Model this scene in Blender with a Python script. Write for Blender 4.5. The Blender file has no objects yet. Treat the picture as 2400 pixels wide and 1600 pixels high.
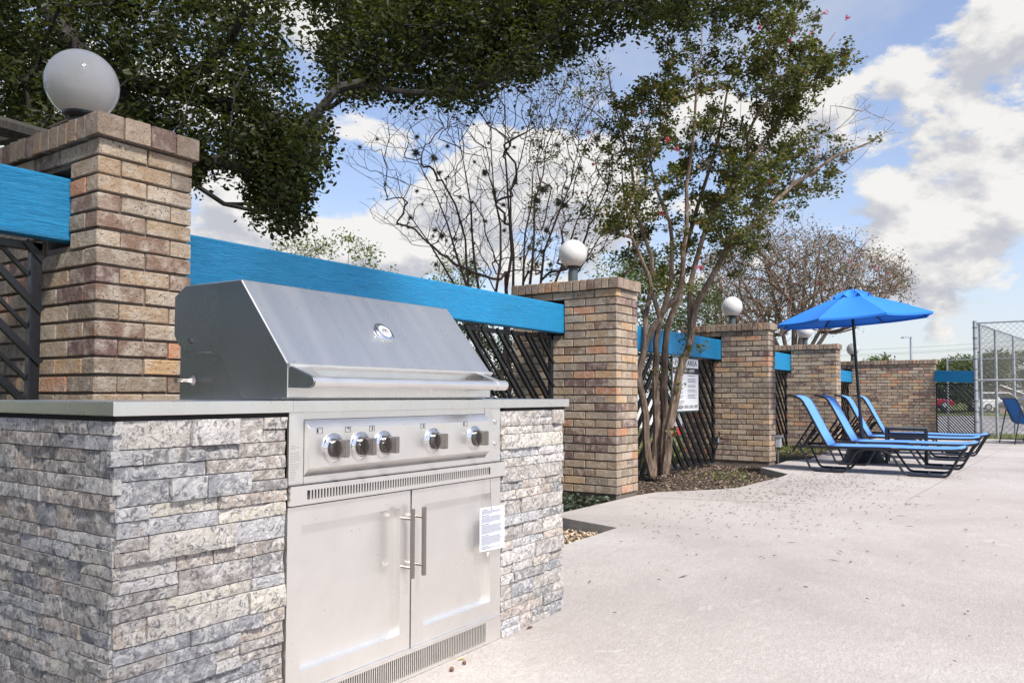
import bpy, bmesh, math, random
import numpy as np
from mathutils import Vector, Matrix
random.seed(7); rng = np.random.default_rng(7)
R_ = math.radians
SC = bpy.context.scene
COL = SC.collection

# ------------------------------------------------------------------ camera, world, sun, exposure
FOC, CY, PIT, ROLL, YAW, EYE = 1845.124, 851.477, .0393933, .0027588, .5984238, 0.95
_fw = Vector((math.cos(YAW)*math.cos(PIT), math.sin(YAW)*math.cos(PIT), math.sin(PIT)))
_r = Vector((math.sin(YAW), -math.cos(YAW), 0)); _u = _r.cross(_fw)
_R = math.cos(ROLL)*_r + math.sin(ROLL)*_u
_U = -math.sin(ROLL)*_r + math.cos(ROLL)*_u
cam_d = bpy.data.cameras.new('camera'); cam = bpy.data.objects.new('camera', cam_d); COL.objects.link(cam)
cam_d.sensor_width = 36; cam_d.lens = FOC/2400*36; cam_d.shift_y = (CY-800)/2400
cam_d.clip_start = .05; cam_d.clip_end = 3000
cam.matrix_world = Matrix(((_R.x, _U.x, -_fw.x, 0), (_R.y, _U.y, -_fw.y, 0), (_R.z, _U.z, -_fw.z, EYE), (0, 0, 0, 1)))
SC.camera = cam

def ray(x, y):
    return _fw*FOC + _R*(x-1200) - _U*(y-CY)
def at(x, y, d):            # point seen at photo pixel x,y at depth d
    return Vector((0, 0, EYE)) + ray(x, y)*(d/FOC)
def dirn(x, y):
    return ray(x, y).normalized()

SUN_AZ = Vector((-.32, -.80, 0)).normalized(); SUN_EL = R_(51)
sun_vec = Vector((SUN_AZ.x*math.cos(SUN_EL), SUN_AZ.y*math.cos(SUN_EL), math.sin(SUN_EL)))
sun_d = bpy.data.lights.new('sun', 'SUN'); sun = bpy.data.objects.new('sun', sun_d); COL.objects.link(sun)
sun_d.energy = 3.1; sun_d.angle = R_(9); sun_d.color = (1, .94, .86)
sun.rotation_euler = (-sun_vec).to_track_quat('-Z', 'Y').to_euler()
SC.view_settings.view_transform = 'Standard'; SC.view_settings.look = 'None'
SC.view_settings.gamma = 1; SC.view_settings.use_curve_mapping = False
SC.view_settings.exposure = 1.2

class NT:
    """tiny node tree writer"""
    def __init__(s, tree): s.t = tree; tree.nodes.clear()
    def n(s, typ, ins=None, **kw):
        nd = s.t.nodes.new(typ)
        for k, v in kw.items(): setattr(nd, k, v)
        for k, v in (ins or {}).items():
            sock = nd.inputs[k]
            if isinstance(v, bpy.types.NodeSocket): s.t.links.new(v, sock)
            elif isinstance(v, bpy.types.Node): s.t.links.new(v.outputs[0], sock)
            else: sock.default_value = v
        return nd
    def math(s, op, a, b=0.0, c=None, clamp=False):
        ins = {0: a, 1: b}
        if c is not None: ins[2] = c
        return s.n('ShaderNodeMath', ins, operation=op, use_clamp=clamp).outputs[0]
    def vmath(s, op, a, b=None):
        nd = s.n('ShaderNodeVectorMath', {0: a} if b is None else {0: a, 1: b}, operation=op)
        return nd.outputs['Value'] if op in ('DISTANCE', 'DOT_PRODUCT', 'LENGTH') else nd.outputs[0]
    def ramp(s, fac, stops, interp='LINEAR'):
        nd = s.n('ShaderNodeValToRGB', {0: fac}); cr = nd.color_ramp; cr.interpolation = interp
        while len(cr.elements) > 1: cr.elements.remove(cr.elements[0])
        cr.elements[0].position = stops[0][0]; cr.elements[0].color = (*stops[0][1], 1)
        for p, c in stops[1:]:
            e = cr.elements.new(p); e.color = (*c, 1)
        return nd.outputs[0]
    def noise(s, vec, scale, detail=4, rough=.55, dist=0.0):
        return s.n('ShaderNodeTexNoise', {'Vector': vec, 'Scale': scale, 'Detail': detail, 'Roughness': rough, 'Distortion': dist}).outputs['Fac']
    def maprange(s, v, a, b, c, d):
        return s.n('ShaderNodeMapRange', {0: v, 1: a, 2: b, 3: c, 4: d}).outputs[0]
    def mix(s, f, a, b, blend='MIX'):
        nd = s.n('ShaderNodeMix', None, data_type='RGBA', blend_type=blend)
        for k, v in ((0, f), (6, a), (7, b)):
            if isinstance(v, bpy.types.NodeSocket): s.t.links.new(v, nd.inputs[k])
            else: nd.inputs[k].default_value = v if k == 0 else (*v[:3], 1)
        return nd.outputs[2]

world = bpy.data.worlds.new('World'); SC.world = world; world.use_nodes = True
W = NT(world.node_tree)
sky = W.n('ShaderNodeTexSky', sky_type='NISHITA', sun_disc=False, sun_elevation=SUN_EL,
          sun_rotation=math.atan2(SUN_AZ.x, SUN_AZ.y), altitude=200, air_density=1.0, dust_density=1.2, ozone_density=1.6)
tc = W.n('ShaderNodeTexCoord').outputs['Generated']
# cloud masses: (photo pixel x, y, radius in degrees, weight)
CLOUDS = [(2330, 70, 7.5, 1.0), (2230, 170, 5.5, .9), (2080, 175, 3.0, .55), (2390, 200, 5, .9),
          (2010, 290, 5.0, 1.0), (2130, 350, 6.0, 1.0), (2270, 400, 5.5, .8), (1900, 330, 4.5, .9), (1750, 300, 5, .8), (2100, 460, 5.0, .85), (2290, 490, 4, .7),
          (2160, 570, 2.6, 1.0), (2250, 600, 3.2, .9), (2080, 590, 2.2, .5), (2350, 560, 3.2, .75),
          (2330, 680, 3.0, .75), (2180, 690, 2.2, .8), (2060, 760, 4, .55), (2250, 790, 3.6, .6), (1990, 850, 4, .6),
          (1120, 420, 7, .95), (980, 560, 4.5, .9), (1300, 380, 6, .9), (840, 580, 3.6, .9), (1220, 600, 5, .8), (860, 300, 4, .6),
          (560, 470, 4.0, 1.0), (640, 560, 4.5, 1.0), (480, 560, 3.5, .9), (760, 560, 3.0, .7), (1480, 450, 6, .8), (1600, 250, 5, .6), (700, 60, 4, .7), (200, 100, 9, .9), (60, 300, 7, .8), (420, 250, 4, .5),
          (1400, 150, 4, .5), (1000, 120, 5, .7)]
HOLES = [(2050, 40, 5.5, .9), (1990, 120, 3.5, .8), (2220, 270, 2.2, .5), (1960, 500, 4.0, .9), (1930, 600, 3.0, .7), (780, 370, 3.0, .9), (830, 440, 2.0, .5), (440, 470, 1.5, .2), (1800, 170, 3, .5), (2060, 200, 1.0, .3), (2230, 640, 2, .5), (1010, 350, 1.6, .35), (1130, 640, 2, .3)]
grp = bpy.data.node_groups.new('cloud_density', 'ShaderNodeTree')
grp.interface.new_socket('Vector', in_out='INPUT', socket_type='NodeSocketVector')
grp.interface.new_socket('Density', in_out='OUTPUT', socket_type='NodeSocketFloat')
G = NT(grp)
gi = G.n('NodeGroupInput').outputs[0]
sq = G.vmath('MULTIPLY', gi, (1, 1, 1.7))
nb = G.noise(sq, 5.5, 9, .58, .25)
nf = G.noise(G.vmath('ADD', sq, (3.1, 1.7, 9.2)), 15.0, 6, .6)
acc = None
for lst, sg in ((CLOUDS, 1), (HOLES, -1)):
    for (x, y, r, w) in lst:
        d = dirn(x, y); dd = G.vmath('MULTIPLY', G.vmath('SUBTRACT', gi, tuple(d)), (1, 1, 1.5))
        L = G.vmath('DOT_PRODUCT', dd, dd)
        rr = math.radians(r)*.8
        e = G.math('EXPONENT', G.math('MULTIPLY', L, -1/(rr*rr)))
        acc = G.math('MULTIPLY_ADD', e, w*sg*.52, acc if acc is not None else 0.0)
acc = G.math('MAXIMUM', G.math('MINIMUM', acc, .55), -.45)
v = G.math('MULTIPLY_ADD', G.math('SUBTRACT', nb, .5), 3.3, acc)
v = G.math('MULTIPLY_ADD', G.math('SUBTRACT', nf, .5), 1.0, v)
v = G.math('ADD', v, -.16)
G.n('NodeGroupOutput', {0: v})
def cd(vec):
    g = W.n('ShaderNodeGroup', node_tree=grp); W.t.links.new(vec, g.inputs[0]); return g.outputs[0]
d0 = cd(tc)
off = (.006, -.016, .030)
d1 = cd(W.vmath('NORMALIZE', W.vmath('ADD', tc, off)))
cov = W.maprange(d0, -.02, .20, 0, 1); cov = W.math('SMOOTH_MIN', cov, 1.0, .2)
thick = W.maprange(d0, .05, 1.1, 0, .22)
lit = W.math('SUBTRACT', d0, d1); lit = W.maprange(lit, -.34, .26, 0, 1)
lit = W.math('SUBTRACT', lit, thick, clamp=True)
ccol = W.ramp(lit, [(0, (4.6, 4.9, 5.6)), (.38, (6.4, 6.4, 6.9)), (.62, (9.2, 9.0, 8.8)), (1, (11.5, 11.2, 10.8))])
# ramp colours clamp at 1, so the brightness is carried by a factor
ccol = W.ramp(lit, [(0, (.60, .615, .67)), (.28, (.70, .705, .74)), (.5, (.85, .84, .83)), (.8, (1, .98, .95))])
CB = 4.75
ccol = W.vmath('MULTIPLY', ccol, (CB, CB, CB))
sep = W.n('ShaderNodeSeparateXYZ', {0: tc})
above = W.maprange(sep.outputs[2], -.01, .03, 0, 1)
skyc = W.mix(.14, W.vmath('MULTIPLY', sky.outputs[0], (1.0, 1.0, 1.08)), W.vmath('MULTIPLY', (1, 1, 1.05), (4., 4., 4.)))
veil = W.maprange(W.noise(sq_ := W.vmath('MULTIPLY', tc, (1, 1, 2.2)), 2.6, 5, .6, .4), .42, .70, 0, .42)
skyc = W.mix(veil, skyc, W.vmath('MULTIPLY', (1, .99, .98), (4.2, 4.2, 4.2)))
hz = W.math('MULTIPLY', W.math('EXPONENT', W.math('MULTIPLY', W.math('MAXIMUM', sep.outputs[2], 0.0), -7.5)), .62)
skyc = W.mix(hz, skyc, W.vmath('MULTIPLY', (.97, .975, 1.0), (3.9, 3.9, 3.9)))
skyc = W.mix(W.math('MULTIPLY', cov, above), skyc, ccol)
bg = W.n('ShaderNodeBackground', {'Color': skyc, 'Strength': .085})
W.n('ShaderNodeOutputWorld', {'Surface': bg})

# ------------------------------------------------------------------ materials
def mat(name, fn):
    m = bpy.data.materials.new(name); m.use_nodes = True
    T = NT(m.node_tree); s = fn(T)
    T.n('ShaderNodeOutputMaterial', {'Surface': s}); return m
def bsdf(T, col, rough=.6, metal=0.0, bump=None, bs=.3, bd=.01, **kw):
    ins = {'Roughness': rough, 'Metallic': metal}
    ins['Base Color'] = col if isinstance(col, bpy.types.NodeSocket) else (*col, 1)
    ins.update(kw)
    if bump is not None:
        ins['Normal'] = T.n('ShaderNodeBump', {'Height': bump, 'Strength': bs, 'Distance': bd}).outputs[0]
    return T.n('ShaderNodeBsdfPrincipled', ins)
def oc(T): return T.n('ShaderNodeTexCoord').outputs['Object']
def wp(T): return T.n('ShaderNodeNewGeometry').outputs['Position']
def rnd(T):
    a = T.n('ShaderNodeObjectInfo').outputs['Random']; b = T.n('ShaderNodeNewGeometry').outputs['Random Per Island']
    return T.math('FRACT', T.math('MULTIPLY_ADD', b, 7.31, a))

def m_brick(T, cap=False):
    p = wp(T); r = rnd(T)
    base = T.ramp(r, [(0, (0.199, 0.127, 0.092)), (.10, (0.319, 0.229, 0.152)), (.26, (0.231, 0.186, 0.142)), (.40, (0.357, 0.281, 0.207)), (.54, (0.464, 0.301, 0.166)), (.62, (0.248, 0.194, 0.152)), (.74, (0.410, 0.324, 0.243)), (.85, (0.143, 0.085, 0.079)), (.92, (0.454, 0.221, 0.124)), (1, (0.308, 0.247, 0.194))], 'CONSTANT')
    n1 = T.noise(T.vmath('ADD', p, T.vmath('MULTIPLY', (9., 5., 3.), T.n('ShaderNodeCombineXYZ', {0: r, 1: r, 2: r}).outputs[0])), 13, 6, .62, .4)
    c = T.mix(T.maprange(n1, .45, .66, 0, .75), base, (.46, .405, .345))
    n2 = T.noise(T.vmath('MULTIPLY', p, (1, 1, 1.6)), 34, 5, .7, .5)
    c = T.mix(T.maprange(n2, .55, .68, 0, .6), c, (.17, .12, .095))
    pit = T.noise(p, 120, 2, .5)
    c = T.mix(T.maprange(pit, .62, .68, 0, .8), c, (.08, .06, .05))
    if cap: c = T.mix(.36, c, (.17, .105, .08))
    stain = T.noise(T.vmath('MULTIPLY', p, (1, 1, .35)), 2.3, 4, .6)
    c = T.mix(T.maprange(stain, .50, .72, 0, .5), c, (.13, .11, .10), 'MIX')
    h = T.math('MULTIPLY_ADD', T.math('MAXIMUM', T.math('SUBTRACT', pit, .64), 0), -3.0, T.noise(p, 45, 6, .7))
    return bsdf(T, c, .88, 0, h, .8, .016)
BRICK = mat('brick_face', m_brick)
BRICK_CAP = mat('weathered_cap_brick', lambda T: m_brick(T, True))
MORTAR = mat('mortar', lambda T: bsdf(T, T.ramp(T.noise(wp(T), 30, 5), [(.3, (.11, .09, .078)), (.7, (.18, .15, .13))]), .95, 0, T.noise(wp(T), 120, 4), .5, .01))

def m_stone(T):
    p = wp(T); r = rnd(T)
    q = T.vmath('ADD', p, T.n('ShaderNodeCombineXYZ', {0: T.math('MULTIPLY', r, 5.), 1: T.math('MULTIPLY', r, 9.), 2: r}).outputs[0])
    base = T.ramp(r, [(0, (.36, .33, .31)), (.10, (.46, .395, .345)), (.20, (.24, .235, .235)), (.30, (.52, .49, .45)), (.40, (.36, .33, .31)), (.48, (.56, .52, .45)), (.54, (.42, .355, .31)), (.62, (.27, .275, .30)), (.72, (.52, .50, .49)), (.82, (.33, .29, .26)), (.92, (.44, .44, .46)), (1, (.30, .28, .26))], 'CONSTANT')
    v = T.noise(q, 30, 8, .72, 1.1)
    c = T.mix(T.maprange(v, .47, .57, 0, .66), base, (.64, .625, .615))
    v2 = T.noise(T.vmath('ADD', q, (4., 4., 4.)), 46, 8, .74, 1.4)
    c = T.mix(T.maprange(v2, .52, .58, 0, .85), c, (.13, .13, .145))
    v3 = T.noise(T.vmath('ADD', q, (8., 1., 4.)), 9, 4, .6, 1.0)
    c = T.mix(T.maprange(v3, .66, .73, 0, .4), c, (.55, .36, .24))
    h = T.noise(q, 48, 8, .7, 1.0)
    return bsdf(T, c, .75, 0, h, .8, .016)
STONE = mat('split_face_stone', m_stone)

def m_steel(base=(.88, .865, .845), rough=.27, axis=0, amp=.05, metal=.94):
    def f(T):
        p = oc(T); sc = [(2., 260., 260.), (260., 2., 260.), (240., 240., 2.)][axis]
        g = T.noise(T.vmath('MULTIPLY', p, sc), 1.0, 2, .5)
        sm = T.noise(p, 5, 4, .6, .3); st = T.noise(T.vmath('MULTIPLY', p, (16., 2., 1.2)), 1.0, 3, .5)
        rg = T.math('MULTIPLY_ADD', sm, .16, rough-.08); rg = T.math('MULTIPLY_ADD', st, .20, T.math('SUBTRACT', rg, .05))
        c = T.mix(T.maprange(sm, .4, .7, 0, .45), base, tuple(x*.82 for x in base))
        sp = T.noise(p, 85, 1, .5); c = T.mix(T.maprange(sp, .76, .79, 0, .6), c, (.2, .17, .14))
        return bsdf(T, c, rg, metal, g, amp, .002)
    return f
STEEL_H = mat('brushed_steel_long_grain', m_steel(axis=0))
STEEL_TOP = mat('brushed_counter_steel', m_steel((.90, .89, .87), .24, 0, .06, 1.0))
STEEL_LID = mat('brushed_hood_steel', m_steel((.84, .83, .81), .26, 2, .10, 1.0))
STEEL_V = mat('brushed_steel_upright_grain', m_steel(axis=2))
STEEL_SIDE_REFL = mat('side_steel_painted_reflection', m_steel((.34, .35, .36), .22, 2, .01, 1.0))  # darker copy of the steel: dark reflection on the hood side painted into the base
STEEL_BAR_REFL = mat('bar_steel_painted_reflection', m_steel((.36, .33, .31), .26, 2, .03, 1.0))  # base darkened to stand in for the dark surroundings the handles reflect
CHROME = mat('chrome', lambda T: bsdf(T, (.75, .75, .76), .08, 1.0))
DARKSTEEL = mat('dark_knob_steel', lambda T: bsdf(T, (.22, .21, .21), .22, 1.0))
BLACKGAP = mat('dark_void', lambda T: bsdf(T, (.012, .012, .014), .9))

def m_bluepaint(T):
    p = wp(T); q = T.vmath('MULTIPLY', p, (6., 9., 55.))
    g = T.noise(q, 1.0, 8, .75, 2.2)
    c = T.ramp(g, [(.30, (.003, .11, .25)), (.42, (.004, .20, .43)), (.62, (.006, .25, .53)), (.74, (.10, .41, .68))])
    w = T.noise(p, 1.6, 3); c = T.mix(T.maprange(w, .45, .7, 0, .35), c, (.005, .16, .31))
    return bsdf(T, c, .42, 0, g, .9, .012)
BLUE = mat('blue_painted_wood', m_bluepaint)
BLACKMETAL = mat('black_painted_metal', lambda T: bsdf(T, (.011, .012, .016), T.maprange(T.noise(wp(T), 30, 3), .3, .7, .25, .5), 0.0, T.noise(wp(T), 90, 3), .15, .004))
GALV = mat('galvanised_steel', lambda T: bsdf(T, T.ramp(T.noise(wp(T), 7, 4), [(.3, (.30, .33, .37)), (.7, (.46, .49, .53))]), .5, .6))
GALVDARK = mat('weathered_wire', lambda T: bsdf(T, (.13, .13, .13), .7, .3))
GLOBE = mat('globe_acrylic', lambda T: bsdf(T, T.mix(T.maprange(T.noise(oc(T), 14, 3), .6, .8, 0, .25), (.56, .56, .56), (.40, .39, .37)), .06, 0, None, **{'Subsurface Weight': .3, 'Subsurface Radius': (.1, .1, .1)}))

def m_deck(T):
    p = wp(T)
    a = T.noise(p, .55, 5, .6, .4); b = T.noise(p, 6, 5, .65)
    c = T.ramp(a, [(.34, (.315, .288, .278)), (.5, (.39, .362, .35)), (.64, (.435, .412, .402))])
    c = T.mix(T.maprange(b, .42, .68, 0, .4), c, (.36, .325, .31))
    w = T.noise(T.vmath('MULTIPLY', p, (1., 2.4, 1.)), 2.1, 6, .7, .8); c = T.mix(T.maprange(w, .62, .74, 0, .6), c, (.52, .50, .49))
    f = T.noise(p, 160, 4, .6); c = T.mix(T.maprange(f, .55, .75, 0, .25), c, (.27, .24, .23))
    k = T.noise(T.vmath('MULTIPLY', p, (1.0, 1.9, 1.)), 26, 5, .66, 1.6)
    kn = T.maprange(k, .47, .52, 0, 1); eg = T.maprange(T.math('ABSOLUTE', T.math('SUBTRACT', k, .485)), 0, .016, 1, 0)
    c = T.mix(T.math('MULTIPLY', eg, .55), c, (.20, .18, .175))
    c = T.mix(T.math('MULTIPLY', T.math('SUBTRACT', 1.0, kn), .16), c, (.30, .275, .27))
    h = T.math('MULTIPLY_ADD', kn, .6, T.math('MULTIPLY', f, .6))
    return bsdf(T, c, .9, 0, h, .5, .008)
DECK = mat('knockdown_concrete', m_deck)
KERB = mat('slab_edge_concrete', lambda T: bsdf(T, T.ramp(T.noise(wp(T), 5, 5), [(.3, (.26, .25, .22)), (.7, (.38, .36, .33))]), .95, 0, T.noise(wp(T), 50, 5), .5, .01))
MULCH = mat('mulch_soil', lambda T: bsdf(T, T.ramp(T.noise(wp(T), 26, 7, .75, .8), [(.32, (.018, .013, .010)), (.5, (.055, .038, .028)), (.66, (.13, .095, .072)), (.8, (.26, .21, .16))]), 1, 0, T.noise(wp(T), 40, 7, .8), 1, .04))
CHIP = mat('dry_leaf_and_bark', lambda T: bsdf(T, T.ramp(rnd(T), [(0, (.04, .026, .018)), (.4, (.09, .058, .04)), (.7, (.16, .11, .078)), (.9, (.30, .24, .18)), (1, (.5, .43, .35))]), .9))
SPECK = mat('dark_litter', lambda T: bsdf(T, T.ramp(rnd(T), [(0, (.04, .025, .018)), (.6, (.10, .065, .045)), (.9, (.17, .13, .08)), (1, (.10, .12, .05))]), .85))
GRASS = mat('lawn', lambda T: bsdf(T, T.ramp(T.noise(wp(T), 1.4, 8, .75), [(.3, (.055, .085, .02)), (.5, (.11, .14, .04)), (.7, (.24, .23, .10))]), 1, 0, T.noise(wp(T), 30, 6, .8), 1, .06))
BLADE = mat('grass_blade', lambda T: bsdf(T, T.ramp(rnd(T), [(0, (.07, .12, .025)), (.5, (.14, .19, .05)), (.8, (.26, .25, .11)), (1, (.36, .30, .17))]), .8))
ASPHALT = mat('asphalt', lambda T: bsdf(T, T.ramp(T.noise(wp(T), .6, 6, .7), [(.3, (.17, .165, .17)), (.7, (.26, .25, .26))]), .95))
SIDEWALK = mat('pale_pavement', lambda T: bsdf(T, T.ramp(T.noise(wp(T), 2, 5), [(.3, (.45, .42, .40)), (.7, (.6, .57, .55))]), .95))

def m_bark(c1, c2, c3, sc=7):
    def f(T):
        p = wp(T); n = T.noise(T.vmath('MULTIPLY', p, (3., 3., .7)), sc, 7, .65, .8)
        c = T.ramp(n, [(.3, c1), (.5, c2), (.68, c3)])
        return bsdf(T, c, .85, 0, n, .8, .02)
    return f
BARK_MYRTLE = mat('myrtle_bark', m_bark((.06, .038, .028), (.15, .105, .078), (.30, .245, .20)))
BARK_DARK = mat('dark_twig_bark', m_bark((.05, .032, .028), (.095, .064, .055), (.15, .11, .095)))
BARK_GREY = mat('grey_twig_bark', m_bark((.13, .10, .09), (.23, .185, .165), (.33, .28, .255)))
BARK_BROWN = mat('brown_twig_bark', m_bark((.085, .062, .052), (.15, .115, .098), (.23, .185, .165)))
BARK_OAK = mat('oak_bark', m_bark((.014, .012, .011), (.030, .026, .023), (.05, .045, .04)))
def m_leaf(stops, tr=.35, rough=.5):
    def f(T):
        c = T.ramp(rnd(T), stops)
        a = bsdf(T, c, rough, 0, None, **{'Specular IOR Level': .22})
        b = T.n('ShaderNodeBsdfTranslucent', {'Color': T.mix(.5, c, (.16, .20, .02))})
        return T.n('ShaderNodeMixShader', {0: tr, 1: a.outputs[0], 2: b.outputs[0]})
    return f
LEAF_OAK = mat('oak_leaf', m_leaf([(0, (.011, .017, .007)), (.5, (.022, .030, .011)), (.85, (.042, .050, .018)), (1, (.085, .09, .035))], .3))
LEAF_MYR = mat('myrtle_leaf', m_leaf([(0, (.035, .046, .013)), (.4, (.068, .082, .022)), (.75, (.11, .12, .034)), (.92, (.18, .14, .045)), (1, (.24, .10, .04))], .35))
LEAF_MYR2 = mat('sparse_myrtle_leaf', m_leaf([(0, (.05, .08, .02)), (.6, (.12, .16, .04)), (1, (.28, .10, .05))], .4))
LEAF_C = mat('brown_myrtle_leaf', m_leaf([(0, (.08, .075, .035)), (.4, (.14, .11, .06)), (.7, (.20, .12, .08)), (1, (.26, .10, .09))], .3))
LEAF_GREEN = mat('light_green_leaf', m_leaf([(0, (.06, .10, .025)), (.5, (.12, .17, .05)), (1, (.22, .26, .09))], .4))
LEAF_DARK = mat('dark_green_leaf', m_leaf([(0, (.025, .042, .018)), (.5, (.05, .075, .03)), (1, (.10, .12, .05))], .3))
LEAF_FAR = mat('far_tree_leaf', m_leaf([(0, (.035, .055, .022)), (.5, (.07, .095, .035)), (1, (.13, .15, .06))], .3))
MOSS = mat('ball_moss', lambda T: bsdf(T, T.ramp(rnd(T), [(0, (.07, .066, .055)), (1, (.17, .165, .14))]), 1))
PINK = mat('pink_blossom', m_leaf([(0, (.55, .03, .13)), (1, (.80, .12, .28))], .3))

def m_fabric(c, c2, tr):
    def f(T):
        w = T.noise(wp(T), 260, 2, .5); cc = T.mix(T.maprange(w, .35, .65, 0, 1), c, c2)
        a = bsdf(T, cc, .75, 0, w, .15, .002)
        if not tr: return a
        b = T.n('ShaderNodeBsdfTranslucent', {'Color': (*c2, 1)})
        return T.n('ShaderNodeMixShader', {0: tr, 1: a.outputs[0], 2: b.outputs[0]})
    return f
SLING = mat('blue_sling_mesh', m_fabric((.09, .26, .66), (.12, .32, .78), .08))
SLING2 = mat('deep_blue_sling', m_fabric((.015, .13, .42), (.02, .17, .52), .12))
CANVAS = mat('blue_canvas', m_fabric((.010, .155, .58), (.015, .19, .68), .03))
WHITE = mat('white_print_board', lambda T: bsdf(T, (.72, .74, .78), .4))
PAPER = mat('white_paper', lambda T: bsdf(T, (.78, .80, .85), .6))
INK = mat('black_ink', lambda T: bsdf(T, (.02, .02, .03), .6))
INKGREY = mat('grey_print', lambda T: bsdf(T, (.16, .18, .24), .6))
INKSOFT = mat('soft_grey_print', lambda T: bsdf(T, (.30, .29, .27), .6))
RED = mat('red_paint', lambda T: bsdf(T, (.5, .02, .03), .4))
WHITEPAINT = mat('white_painted_wall', lambda T: bsdf(T, (.72, .73, .73), .6))
CREAM = mat('cream_render', lambda T: bsdf(T, (.72, .66, .50), .7))
GLASS = mat('dark_window_glass', lambda T: bsdf(T, (.03, .035, .04), .08))
CARWHITE = mat('white_car_paint', lambda T: bsdf(T, (.75, .76, .77), .2, **{'Coat Weight': .6}))
CARRED = mat('red_car_paint', lambda T: bsdf(T, (.35, .01, .03), .2, **{'Coat Weight': .6}))
CARDARK = mat('dark_car_paint', lambda T: bsdf(T, (.035, .03, .03), .2, **{'Coat Weight': .6}))
RUBBER = mat('rubber', lambda T: bsdf(T, (.02, .02, .02), .8))
WIREMAT = mat('cable', lambda T: bsdf(T, (.10, .10, .11), .7))
ACORN = mat('acorn_shell', lambda T: bsdf(T, (.12, .05, .025), .35))
TAN = mat('dry_leaf_tan', lambda T: bsdf(T, (.55, .38, .16), .7))
FARBRICK = mat('far_brick', lambda T: bsdf(T, T.ramp(T.noise(wp(T), 1.5, 6, .8), [(.3, (.24, .15, .125)), (.7, (.34, .235, .20))]), .9))

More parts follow.
